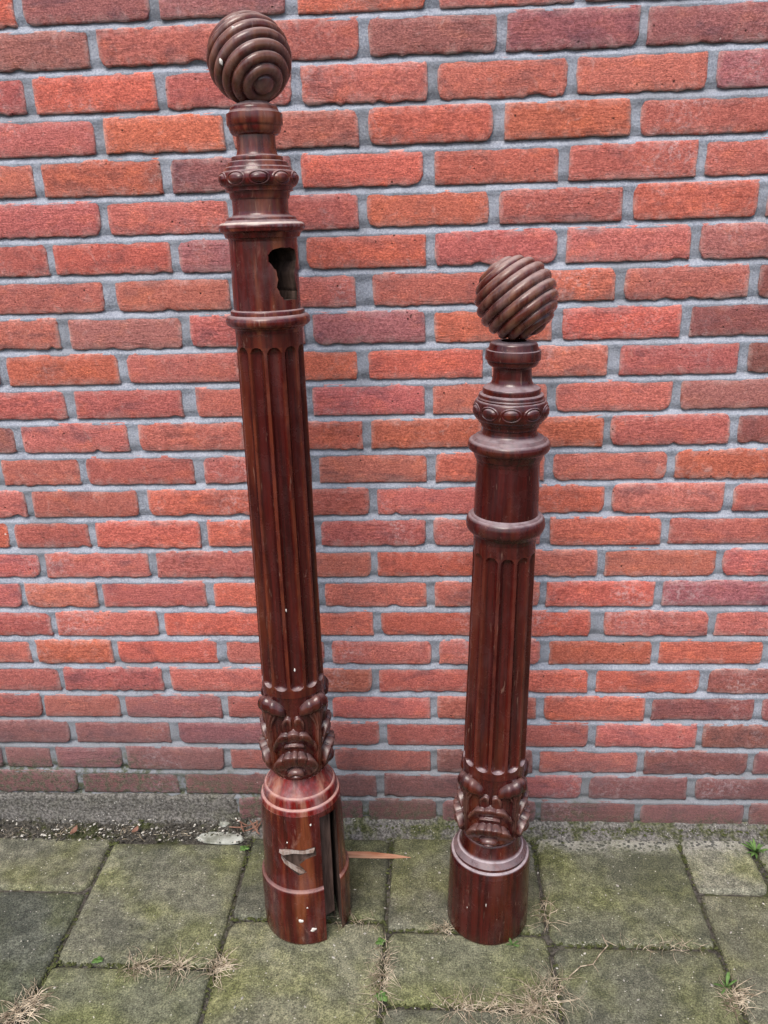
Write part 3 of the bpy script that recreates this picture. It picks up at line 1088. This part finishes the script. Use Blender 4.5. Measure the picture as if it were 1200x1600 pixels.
def blob(name, c, nrm, rx_, ry_, h, mat, parent, seed=0):
    """a thin dried fleck lying on a surface"""
    nrm = Vector(nrm).normalized()
    q = nrm.to_track_quat('Z', 'Y').to_matrix()
    verts, faces = [], []
    n = 14
    for i in range(n):
        a = 2 * pi * i / n
        k = 1 + 0.5 * nz(cos(a) * 1.6, sin(a) * 1.6, seed * 7.7)
        verts.append(tuple(q @ Vector((rx_ * k * cos(a), ry_ * k * sin(a), -h)) + Vector(c)))
    for i in range(n):
        a = 2 * pi * i / n
        k = 0.75 * (1 + 0.5 * nz(cos(a) * 1.6, sin(a) * 1.6, seed * 7.7))
        verts.append(tuple(q @ Vector((rx_ * k * cos(a), ry_ * k * sin(a), h)) + Vector(c)))
    verts.append(tuple(q @ Vector((0, 0, h * 1.2)) + Vector(c)))
    for i in range(n):
        j = (i + 1) % n
        faces.append((i, j, n + j, n + i))
        faces.append((n + i, n + j, 2 * n))
    o = mesh_obj(name, verts, faces, mat, parent)
    recalc(o.data)
    return o


def axis_frame(e, A, T):
    d = (Vector(T) - Vector(A)).normalized()
    e.rotation_mode = 'QUATERNION'
    e.rotation_quaternion = Vector((0, 0, 1)).rotation_difference(d)
    e.location = A


# ---- the tall post on the left
LA, LT = (-0.1915, -0.2425, 0.0), (-0.1921, -0.205, 1.4659)
tall = empty('newel_post')
axis_frame(tall, LA, LT)
tag(tall, 'taller carved mahogany newel post with a slotted base and a hole near its top', 'newel post', 'salvaged newel posts')
LF = atan2(-1.263, 0.249)              # towards the viewer's side

lathe('ball_collar', expand([(1.4180, 0.0200, 'l'), (1.4144, 0.0269, 'l'), (1.407, 0.0341, 'qh'), (1.4038, 0.0368, 'l'), (1.4029, 0.0391, 'l'), (1.4013, 0.0396, 'l'), (1.3889, 0.0397, 'l'), (1.3872, 0.0388, 'l'), (1.3856, 0.037, 'l'), (1.3747, 0.0285, 'qv'), (1.3739, 0.0276, 'l'), (1.3596, 0.0277, 'l'), (1.3478, 0.031, 'qv'), (1.347, 0.0356, 'l'), (1.3444, 0.037, 'qh'), (1.341, 0.0365, 'qv'), (1.3402, 0.0402, 'l'), (1.3376, 0.043, 'qh'), (1.3333, 0.0448, 'l'), (1.3316, 0.0476, 'l'), (1.3291, 0.0486, 'l'), (1.3274, 0.0495, 'l')]), WOOD_TOP, tall, 96, False)
egg_ring(1.3274, 1.3058, 0.0495, 0.0555, 0.0592, LF, WOOD_TOP, tall)
lathe('neck_moulding', expand([(1.3058, 0.0498, 'l'), (1.3041, 0.0489, 'l'), (1.3006, 0.0489, 'l'), (1.298, 0.0439, 'qh'), (1.2893, 0.0407, 'qv'), (1.2735, 0.0404, 'l'), (1.2665, 0.0442, 'qv'), (1.2656, 0.0484, 'l'), (1.2612, 0.0513, 'qh'), (1.2585, 0.0541, 'l'), (1.2576, 0.0578, 'l'), (1.2558, 0.0607, 'l'), (1.2514, 0.0629, 'qh'), (1.2469, 0.062, 'l'), (1.2452, 0.059, 'qv'), (1.2434, 0.0562, 'l'), (1.2371, 0.0544, 'l'), (1.2344, 0.0502, 'qh'), (1.2317, 0.0498, 'l')]), WOOD_TOP, tall, 96, False)
lathe('worn_edge', [(1.2578, 0.0582), (1.2560, 0.0612), (1.2546, 0.0626), (1.2522, 0.0634), (1.2506, 0.0632)], WOOD_EDGE, tall, 96, False, 0.006)
drum = lathe('drum', [(1.2317, 0.0498), (1.21, 0.0498), (1.185, 0.0499), (1.16, 0.05), (1.135, 0.05)], WOOD_TOP, tall, 128, True)
hole = [(-0.0235, 1.2170), (-0.0270, 1.2110), (-0.0262, 1.2040), (-0.0215, 1.1980), (-0.0160, 1.1900), (-0.0150, 1.1780), (-0.0165, 1.1680), (-0.0120, 1.1560), (-0.0060, 1.1495), (0.0215, 1.1480),
        (0.0240, 1.1600), (0.0200, 1.1750), (0.0185, 1.1870), (0.0225, 1.1960), (0.0275, 1.2040), (0.0270, 1.2130), (0.0220, 1.2200), (0.0100, 1.2225), (-0.0080, 1.2222), (-0.0180, 1.2205)]
rag_, hole2 = random.Random(5), []
for i, (t, s) in enumerate(hole):
    t2, s2 = hole[(i + 1) % len(hole)]
    for k in range(4):
        f = k / 4
        hole2.append(((t + (t2 - t) * f) * 0.96 + rag_.uniform(-0.0007, 0.0007), s + (s2 - s) * f + rag_.uniform(-0.0007, 0.0007)))
hole = hole2
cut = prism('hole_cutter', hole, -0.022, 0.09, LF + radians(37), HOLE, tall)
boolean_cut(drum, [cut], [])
lathe('lower_ring', expand([(1.135, 0.05, 'l'), (1.1341, 0.0539, 'l'), (1.1303, 0.0557, 'qh'), (1.1275, 0.0559, 'l'), (1.1104, 0.0561, 't0.0637'), (1.1085, 0.0552, 'l'), (1.1056, 0.0513, 'qh'), (1.1018, 0.0509, 'l')]), WOOD_TOP, tall, 96, False)
fluted('fluted_shaft', 1.1018, 0.0509, 0.497, 0.0539, 1.082, 0.511, LF + radians(6), WOOD, tall)
leaf_band(0.330, 0.4985, 0.045, 0.0535, LF - radians(6), WOOD_CARVE, tall)
lathe('base_moulding', expand([(0.345, 0.036, 'l'), (0.337, 0.0445, 'l'), (0.331, 0.0465, 'qv'), (0.322, 0.0495, 'l'), (0.304, 0.0605, 'l'), (0.2915, 0.0665, 'qh'), (0.2885, 0.0672, 'l'), (0.2850, 0.0668, 'l'), (0.2840, 0.0690, 'l'), (0.278, 0.0722, 'qh'), (0.2735, 0.0728, 'l')]), WOOD_FADED, tall, 112, False)
base = lathe('slotted_base', [(0.2735, 0.0728), (0.24, 0.0738), (0.20, 0.0752), (0.16, 0.0758), (0.1210, 0.0765), (0.1200, 0.0768), (0.1165, 0.0806), (0.1145, 0.0818), (0.110, 0.0822), (0.08, 0.0822), (0.04, 0.0820), (0.004, 0.0816), (0.0, 0.0800)], WOOD_BASE, tall, 144, True, 0.004)
SA = LF + radians(4)
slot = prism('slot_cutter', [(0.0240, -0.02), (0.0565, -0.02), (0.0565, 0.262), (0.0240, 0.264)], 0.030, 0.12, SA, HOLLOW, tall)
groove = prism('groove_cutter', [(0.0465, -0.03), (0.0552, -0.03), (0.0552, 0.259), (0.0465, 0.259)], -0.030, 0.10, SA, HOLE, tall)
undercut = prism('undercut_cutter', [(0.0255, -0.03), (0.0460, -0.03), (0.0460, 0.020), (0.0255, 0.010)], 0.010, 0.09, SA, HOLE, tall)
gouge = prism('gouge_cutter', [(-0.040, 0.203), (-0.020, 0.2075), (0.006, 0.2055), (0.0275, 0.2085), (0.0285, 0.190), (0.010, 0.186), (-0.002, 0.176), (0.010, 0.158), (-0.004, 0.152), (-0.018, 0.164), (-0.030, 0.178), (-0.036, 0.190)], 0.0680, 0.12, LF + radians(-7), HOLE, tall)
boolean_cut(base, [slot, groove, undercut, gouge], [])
# splintered slivers left standing in the gouge
for i, (ol, dd) in enumerate((([(-0.037, 0.202), (-0.014, 0.205), (0.010, 0.2035), (0.026, 0.205), (0.024, 0.199), (0.006, 0.1965), (-0.012, 0.1985), (-0.030, 0.1955)], 0.0742),
                              ([(-0.034, 0.192), (-0.026, 0.180), (-0.012, 0.169), (0.000, 0.160), (0.006, 0.1555), (-0.003, 0.154), (-0.017, 0.1655), (-0.029, 0.178)], 0.0738))):
    sl = prism('split_sliver', ol, 0.060, dd, LF + radians(-7), RAW, tall)
for i, (phi, s, a, b) in enumerate(((-11, 0.056, 0.0060, 0.0045), (4, 0.034, 0.0060, 0.0050), (-24, 0.22, 0.0012, 0.002), (10, 0.255, 0.0016, 0.002), (-2, 0.085, 0.002, 0.0016))):
    th = LF + radians(phi)
    r_ = 0.0817 if s < 0.11 else 0.0742
    blob('paint_fleck', (r_ * cos(th), r_ * sin(th), s), (cos(th), sin(th), 0), a, b, 0.0007, PAINT, tall, i + 1)
for i, (phi, s, a, b) in enumerate(((-4, 0.66, 0.0010, 0.003), (4, 0.55, 0.0014, 0.0035))):
    th = LF + radians(phi)
    r_ = 0.0537 - 0.003 * (s - 0.5) / 0.6
    blob('paint_fleck', (r_ * cos(th), r_ * sin(th), s), (cos(th), sin(th), 0), a, b, 0.0006, PAINT, tall, i + 11)
BL = (-0.0015, 0.0, 1.4720)
ball = reeded_ball('ball_finial', 0.0588, BL, (0.455, -0.54, -0.74), WOOD_BALL, tall)
for i, (vx, vy, vz, a, b) in enumerate(((-0.50, -0.845, -0.17, 0.0024, 0.0044), (-0.16, -0.85, 0.506, 0.0022, 0.0020))):
    v = Vector((vx, vy, vz)).normalized()
    c = Vector(BL) + v * 0.0583
    blob('paint_fleck', tuple(c), tuple(v), a, b, 0.0012, PAINT, ball, i + 21)

# ---- the short post on the right
RA, RT = (0.150, -0.240, 0.0), (0.1785, -0.232, 1.1433)
short = empty('newel_post')
axis_frame(short, RA, RT)
tag(short, 'shorter carved mahogany newel post on a plain round base', 'newel post', 'salvaged newel posts')
RF = atan2(-1.266, -0.092)
lathe('ball_collar', expand([(1.0824, 0.0189, 'l'), (1.0814, 0.0303, 'l'), (1.0748, 0.036, 'qh'), (1.0701, 0.0379, 'l'), (1.0692, 0.0408, 'l'), (1.0673, 0.0414, 'l'), (1.0559, 0.0415, 'l'), (1.0544, 0.0405, 'l'), (1.0535, 0.0386, 'l'), (1.0444, 0.0305, 'qv'), (1.0425, 0.0287, 'l'), (1.029, 0.0292, 'l'), (1.0154, 0.0385, 'qv'), (1.0135, 0.0414, 'l'), (1.0096, 0.0438, 'qh'), (1.0047, 0.0439, 'l'), (1.0037, 0.0473, 'l'), (0.9988, 0.0497, 'qh'), (0.9969, 0.0512, 'l'), (0.9949, 0.0512, 'l')]), WOOD_R, short, 96, False)
egg_ring(0.9949, 0.9652, 0.0512, 0.0560, 0.0592, RF, WOOD_R, short)
lathe('neck_moulding', expand([(0.9652, 0.0512, 'l'), (0.9632, 0.0497, 'l'), (0.9612, 0.0493, 'l'), (0.9587, 0.0449, 'qh'), (0.9511, 0.0411, 'qv'), (0.9461, 0.0416, 'l'), (0.937, 0.053, 'qv'), (0.935, 0.055, 'l'), (0.9329, 0.057, 'l'), (0.9146, 0.0563, 't0.0640'), (0.9125, 0.0553, 'l'), (0.9043, 0.0524, 'l'), (0.8992, 0.05, 'qh'), (0.8961, 0.0491, 'l')]), WOOD_R, short, 96, False)
lathe('drum', [(0.8961, 0.0491), (0.87, 0.0496), (0.84, 0.0503), (0.8126, 0.051)], WOOD_R, short, 96, False)
lathe('lower_ring', expand([(0.8126, 0.051, 'l'), (0.8116, 0.0537, 'l'), (0.8094, 0.0557, 'l'), (0.7844, 0.0571, 't0.0632'), (0.7811, 0.0551, 'l'), (0.7757, 0.0506, 'qh'), (0.7702, 0.0497, 'l')]), WOOD_R, short, 96, False)
fluted('fluted_shaft', 0.7702, 0.0497, 0.342, 0.0547, 0.7510, 0.356, RF + radians(6.5), WOOD_R, short)
leaf_band(0.200, 0.3434, 0.0475, 0.0543, RF - radians(4), WOOD_CARVE, short, 0.0185, 0.003)
lathe('base_moulding', expand([(0.208, 0.043, 'l'), (0.200, 0.0500, 'l'), (0.196, 0.0515, 'l'), (0.186, 0.0535, 'l'), (0.172, 0.0600, 'qv'), (0.163, 0.0668, 'l'), (0.1605, 0.0670, 'l'), (0.1575, 0.0664, 'l'), (0.1570, 0.0690, 'l'), (0.150, 0.0725, 'qh'), (0.146, 0.0730, 'l')]), WOOD_R_LEDGE, short, 112, False)
lathe('round_base', [(0.146, 0.0730), (0.12, 0.0736), (0.08, 0.0745), (0.04, 0.0752), (0.006, 0.0755), (0.0, 0.0735)], WOOD_R, short, 112, True, 0.004)
reeded_ball('ball_finial', 0.0608, (0.0005, 0.0, 1.1432), (0.59, -0.25, -0.74), WOOD_BALL, short)
for i, (phi, s, a, b) in enumerate(((-3, 0.092, 0.0008, 0.0036), (-30, 0.074, 0.0006, 0.0024))):
    th = RF + radians(phi)
    blob('paint_fleck', (0.0745 * cos(th), 0.0745 * sin(th), s), (cos(th), sin(th), 0), b if False else a, b, 0.0006, PAINT, short, i + 31)

# ---------------------------------------------------------------- small things on the ground
def strand(bm_v, bm_f, pts, r0, r1):
    """a thin three-sided stalk along pts"""
    n0 = len(bm_v)
    k = len(pts)
    for i, p in enumerate(pts):
        p = Vector(p)
        d = (Vector(pts[min(i + 1, k - 1)]) - Vector(pts[max(i - 1, 0)]))
        if d.length < 1e-9:
            d = Vector((1, 0, 0))
        d.normalize()
        s = d.cross(Vector((0, 0, 1)))
        s = s.normalized() if s.length > 1e-4 else Vector((1, 0, 0))
        u = s.cross(d)
        r = r0 + (r1 - r0) * i / (k - 1)
        for a in (0, 2 * pi / 3, 4 * pi / 3):
            bm_v.append(tuple(p + s * r * cos(a) + u * r * sin(a)))
    for i in range(k - 1):
        for j in range(3):
            a, b = n0 + i * 3 + j, n0 + i * 3 + (j + 1) % 3
            bm_f.append((a, b, b + 3, a + 3))
    bm_f.append((n0, n0 + 2, n0 + 1))
    e = n0 + (k - 1) * 3
    bm_f.append((e, e + 1, e + 2))


def tuft(name, centre, n, lmin, lmax, label, seed, mat=STRAW, along=(0.0, 0.0), rise=0.28, thick=0.0007, cat='grass', curl=1.0):
    r = random.Random(seed)
    v, f = [], []
    for i in range(n):
        q = r.uniform(-1, 1)
        q2 = r.uniform(-1, 1) * 0.5 + q * 0.5
        bx, by = along[0] * q + r.gauss(0, 0.006), along[1] * q2 + r.gauss(0, 0.006)
        az = r.uniform(0, 2 * pi)
        L = r.uniform(lmin, lmax)
        el = r.uniform(0.02, rise) * pi / 2
        p = Vector((bx, by, -0.003))
        pts = [tuple(p)]
        turn = r.uniform(-1.2, 1.2) * curl
        steps = 6
        for k in range(steps):
            az += turn / steps + r.uniform(-0.15, 0.15) * curl
            e2 = el * (1 - 1.6 * k / steps)
            p = p + Vector((cos(az) * cos(e2), sin(az) * cos(e2), sin(e2))) * (L / steps)
            p.z = max(p.z, 0.0012 + 0.0008 * r.random())
            pts.append(tuple(p))
        strand(v, f, pts, thick * r.uniform(0.7, 1.3), thick * 0.35)
    o = mesh_obj(name, v, f, mat)
    o.location = (centre[0], centre[1], 0.0)
    tag(o, label, cat, 'dried grass in the paving joints' if mat is STRAW else 'green weeds in the paving joints', 'stuff')
    return o


tuft('dry_grass_tuft', (-0.655, -0.475), 135, 0.02, 0.055, 'thick straw-coloured grass tuft in the joint at the bottom left corner', 1, along=(0.016, 0.045), thick=0.0010)
tuft('dry_grass_tuft', (-0.475, -0.375), 63, 0.015, 0.048, 'spiky dead grass tuft on the cross joint left of the tall post', 2, along=(0.028, 0.003), thick=0.0007)
tuft('dry_grass_tuft', (-0.405, -0.378), 36, 0.02, 0.075, 'thin star of long dead stalks between two grass tufts on the left', 3, along=(0.008, 0.004), thick=0.0007)
tuft('dry_grass_tuft', (-0.335, -0.375), 63, 0.015, 0.05, 'pale dead grass tuft at the slab corner left of the tall post', 4, along=(0.010, 0.022), thick=0.0009, curl=1.8)
tuft('dry_grass_tuft', (-0.040, -0.385), 105, 0.012, 0.05, 'long line of dead grass in the joint between both posts', 5, along=(0.004, 0.085), thick=0.0007)
tuft('dry_grass_tuft', (0.238, -0.418), 120, 0.015, 0.075, 'biggest tangle of dead grass at the joint in front of the short post', 6, along=(0.034, 0.048), thick=0.0006, rise=0.22)
tuft('dry_grass_tuft', (0.150, -0.445), 135, 0.015, 0.06, 'loose dead grass along the cross joint below the short post', 7, along=(0.085, 0.004), thick=0.0007)
tuft('dry_grass_tuft', (0.068, -0.278), 39, 0.012, 0.032, 'small dead grass tuft touching the left side of the short post', 8, along=(0.012, 0.002), thick=0.0006)
tuft('dry_grass_tuft', (0.556, -0.415), 69, 0.015, 0.045, 'dead grass tuft in the joint at the bottom right', 9, along=(0.010, 0.035), thick=0.0008)
tuft('dry_grass_tuft', (0.262, -0.235), 30, 0.015, 0.05, 'few dead stalks in the joint right of the short post', 10, along=(0.004, 0.05), thick=0.0007)
tuft('dry_grass_tuft', (0.46, -0.307), 33, 0.012, 0.04, 'sparse dead stalks on the cross joint at the right', 11, along=(0.07, 0.002), thick=0.0006)
tuft('dry_grass_tuft', (-0.09, -0.262), 21, 0.012, 0.04, 'few dead stalks on the cross joint beside the slotted base', 12, along=(0.04, 0.002), thick=0.0006)


def weed(name, c, n, size, label, seed, blade=False):
    """small fresh weed: flat leaves or upright blades around one root"""
    r = random.Random(seed)
    v, f = [], []
    for i in range(n):
        az = 2 * pi * i / n + r.uniform(-0.5, 0.5)
        el = r.uniform(0.5, 1.2) if blade else r.uniform(0.1, 0.6)
        L = size * r.uniform(0.6, 1.1)
        w = L * (0.07 if blade else 0.34)
        d = Vector((cos(az) * cos(el), sin(az) * cos(el), sin(el)))
        s = Vector((-sin(az), cos(az), 0))
        u = d.cross(s)
        n0 = len(v)
        for t, k in ((0.0, 0.15), (0.3, 0.7), (0.6, 1.0), (0.85, 0.6), (1.0, 0.05)):
            q = d * L * t + Vector((0, 0, -L * 0.35 * t * t))
            q.z = max(q.z, 0.001)
            for a in (-1, 0, 1):
                v.append(tuple(q + s * w * k * a + u * (0.12 * w * abs(a))))
        for j in range(4):
            for a in range(2):
                i0 = n0 + j * 3 + a
                f.append((i0, i0 + 1, i0 + 4, i0 + 3))
    o = mesh_obj(name, v, f, GREEN)
    md = o.modifiers.new('thick', 'SOLIDIFY')
    md.thickness = 0.0005
    o.location = (c[0], c[1], 0)
    tag(o, label, 'weed', 'green weeds in the paving joints', 'stuff')
    return o


weed('green_weed', (-0.560, -0.366), 9, 0.012, 'small bright green weed in the cross joint at the far left', 1)
weed('green_weed', (-0.048, -0.312), 7, 0.013, 'small green weed at the joint right of the slotted base', 2)
weed('green_weed', (-0.040, -0.425), 9, 0.014, 'green weed in the joint midway between posts at the bottom', 3)
weed('green_weed', (0.192, -0.312), 7, 0.022, 'little green grass shoot at the foot of the short post', 4, True)
weed('green_weed', (0.548, -0.392), 8, 0.034, 'green grass blades in the joint at the bottom right', 5, True)
weed('green_weed', (0.712, -0.065), 16, 0.040, 'green grass clump in the joint by the wall at the right edge', 6, True)
weed('green_weed', (-0.352, -0.075), 10, 0.012, 'low green weed at the slab corner left of the tall post', 7)

# the twig lying on the slab at the right
tv, tf = [], []
strand(tv, tf, [(0, 0, 0.003), (0.022, 0.020, 0.004), (0.045, 0.026, 0.003), (0.060, 0.046, 0.004), (0.078, 0.066, 0.004), (0.074, 0.078, 0.006), (0.073, 0.090, 0.005)], 0.0011, 0.0014)
strand(tv, tf, [(0.045, 0.026, 0.003), (0.049, 0.018, 0.003), (0.052, 0.012, 0.002)], 0.001, 0.0005)
strand(tv, tf, [(0.074, 0.078, 0.005), (0.088, 0.070, 0.004), (0.096, 0.066, 0.003)], 0.001, 0.0005)
tw = mesh_obj('twig', tv, tf, STRAW)
tw.location = (0.285, -0.378, 0)
tag(tw, 'bent pale twig lying across the joint right of the short post', 'twig')

# the splinter of fresh wood behind the tall post
pv = [(0, 0.004, 0.001), (0.06, 0.008, 0.002), (0.118, 0.004, 0.002), (0.150, 0.0, 0.0015), (0.118, -0.0035, 0.0015), (0.06, -0.006, 0.001), (0, -0.007, 0.001)]
pv2 = [(0, 0.003, 0.008), (0.06, 0.006, 0.008), (0.118, 0.003, 0.006), (0.149, 0.0, 0.003), (0.118, -0.0025, 0.0055), (0.06, -0.004, 0.007), (0, -0.005, 0.007)]
n = 7
pf = [tuple(range(n))[::-1], tuple(range(n, 2 * n))] + [(i, (i + 1) % n, n + (i + 1) % n, n + i) for i in range(n)]
sp = mesh_obj('wood_splinter', pv + pv2, pf, SPLINT, smooth=False)
recalc(sp.data)
sp.location = (-0.148, -0.092, 0.0005)
sp.rotation_euler = (0, 0, radians(-2))
tag(sp, 'orange-brown splinter of fresh wood lying behind the slotted base', 'splinter')


def chip(name, c, w, d, h, mat, label, seed, cat='rubble', rot=0.0):
    r = random.Random(seed)
    n = 11
    bot, top = [], []
    for i in range(n):
        a = 2 * pi * i / n
        k = r.uniform(0.7, 1.15)
        bot.append((w * k * cos(a), d * k * sin(a), 0))
        k *= r.uniform(0.78, 0.95)
        top.append((w * k * cos(a), d * k * sin(a), h * r.uniform(0.75, 1.1)))
    v = bot + top + [(0, 0, h * 1.05)]
    f = [tuple(range(n))[::-1]] + [(i, (i + 1) % n, n + (i + 1) % n, n + i) for i in range(n)] + [(n + i, n + (i + 1) % n, 2 * n) for i in range(n)]
    o = mesh_obj(name, v, f, mat, smooth=False)
    o.location = c
    o.rotation_euler = (0, 0, rot)
    tag(o, label, cat)
    return o


chip('cement_lump', (-0.405, -0.045, -0.002), 0.060, 0.022, 0.006, CEMENT, 'flat pale cement slab left at the slab edge beside the tall post', 1, rot=-0.06)
chip('cement_lump', (-0.412, -0.012, 0.006), 0.014, 0.008, 0.008, CEMENT, 'small pale cement lump on the earth behind the flat one', 2)
for i, (x, y, a, lab) in enumerate(((-0.735, -0.045, 0.3, 'pinkish withered leaf lying on the earth strip at the left'), (-0.60, -0.04, 1.2, 'small reddish leaf on the earth strip above the second slab'), (-0.352, -0.022, 0.7, 'rust-red withered leaves in the corner beside the tall post'))):
    v, f = [], []
    r = random.Random(40 + i)
    for k in range(9 if i == 2 else 1):
        cx_, cy_ = (r.uniform(-0.025, 0.025), r.uniform(-0.012, 0.012)) if i == 2 else (0, 0)
        L, w = (r.uniform(0.012, 0.026), 0.0016) if i == 2 else (0.014 - 0.004 * i, 0.006)
        az = r.uniform(0, pi)
        n0 = len(v)
        for t in (-1, -0.5, 0, 0.5, 1):
            ww = w * (1 - t * t * 0.92)
            px, py = cx_ + cos(az) * L * t, cy_ + sin(az) * L * t
            zz = 0.012 + 0.004 * t * t + 0.003 * (i == 2) * r.random()
            v.append((px - sin(az) * ww, py + cos(az) * ww, zz + 0.002))
            v.append((px, py, zz))
            v.append((px + sin(az) * ww, py - cos(az) * ww, zz + 0.002))
        for j in range(4):
            for q in range(2):
                i0 = n0 + j * 3 + q
                f.append((i0, i0 + 1, i0 + 4, i0 + 3))
    o = mesh_obj('fallen_leaf', v, f, REDLEAF)
    md = o.modifiers.new('thick', 'SOLIDIFY')
    md.thickness = 0.0005
    o.location = (x, y, 0.0)
    tag(o, lab, 'leaf')


def scatter(name, n, region, smin, smax, mat, label, seed, cat):
    r = random.Random(seed)
    v, f = [], []
    for i in range(n):
        x, y, z = region(r)
        s = smin + (smax - smin) * r.random() ** 3
        n0 = len(v)
        az = r.uniform(0, pi)
        sx, sy, sz = s * r.uniform(0.7, 1.6), s * r.uniform(0.5, 1), s * r.uniform(0.3, 0.7)
        for (a, b, c) in ((1, 0, 0), (0, 1, 0), (-1, 0, 0), (0, -1, 0), (0, 0, 1), (0, 0, -1)):
            px, py = a * sx * r.uniform(0.8, 1.2), b * sy * r.uniform(0.8, 1.2)
            v.append((x + px * cos(az) - py * sin(az), y + px * sin(az) + py * cos(az), z + c * sz))
        f += [(n0, n0 + 1, n0 + 4), (n0 + 1, n0 + 2, n0 + 4), (n0 + 2, n0 + 3, n0 + 4), (n0 + 3, n0, n0 + 4),
              (n0 + 1, n0, n0 + 5), (n0 + 2, n0 + 1, n0 + 5), (n0 + 3, n0 + 2, n0 + 5), (n0, n0 + 3, n0 + 5)]
    o = mesh_obj(name, v, f, mat, smooth=False)
    tag(o, label, cat, kind='stuff')
    return o


def on_slabs(r):
    return r.uniform(-1.2, 1.2), r.uniform(-1.0, -0.03), 0.0012


def on_strip(r):
    y = r.uniform(-0.06, -0.002)
    t = (y + 0.066) / 0.0715
    x = r.uniform(-1.3, -0.345)
    return x, y, 0.001 + (0.022 + 0.012 * nz(x * 6, 0.5)) * t * t


def in_joints(r):
    xs_ = (-0.947, -0.645, -0.343, -0.041, 0.261, 0.563)
    return r.choice(xs_) + r.gauss(0, 0.0035), r.uniform(-0.8, -0.03), -0.003


scatter('grit', 900, on_slabs, 0.0006, 0.0034, GRIT, 'pale grit scattered over the paving slabs', 1, 'grit')
scatter('gravel', 700, on_strip, 0.0009, 0.0042, GRIT, 'small pale stones in the earth strip by the wall', 2, 'gravel')
scatter('earth_crumbs', 1600, on_strip, 0.0012, 0.0055, EARTH, 'dark earth crumbs along the foot of the wall', 3, 'soil')
scatter('joint_grit', 900, in_joints, 0.0008, 0.0030, SOIL, 'grit and crumbs lying in the slab joints', 4, 'grit')
def moss_spots(r):
    if r.random() < 0.6:
        x = r.choice((-0.947, -0.645, -0.343, -0.041, 0.261, 0.563, 0.712)) + r.gauss(0, 0.0045)
        return x, r.choice((r.uniform(-0.9, -0.03), r.gauss(-0.40, 0.06), r.gauss(-0.07, 0.03))), -0.003
    x0, x1, y = r.choice(((-0.645, -0.343, -0.374), (-0.343, -0.041, -0.262), (-0.041, 0.261, -0.440), (-0.041, 0.261, -0.282), (0.261, 0.563, -0.307)))
    return r.uniform(x0, x1), y + r.gauss(0, 0.0035), -0.003


scatter('joint_moss', 2200, moss_spots, 0.0012, 0.0050, MOSS, 'dark green moss growing in the slab joints', 5, 'moss')


def wall_foot(r):
    return r.uniform(-0.34, 1.3), -abs(r.gauss(0.0, 0.014)) - 0.004, 0.010


scatter('wall_foot_moss', 1500, wall_foot, 0.0012, 0.0048, MOSS, 'mossy crumbs along the foot of the wall on the right', 6, 'moss')
tuft('dry_grass_tuft', (-0.76, -0.03), 60, 0.01, 0.035, 'bits of dry straw lying on the earth strip at the left', 21, along=(0.15, 0.012), thick=0.0006)
tuft('dry_grass_tuft', (-0.50, -0.03), 45, 0.01, 0.035, 'bits of dry straw on the earth strip beside the cement slab', 22, along=(0.13, 0.012), thick=0.0006)
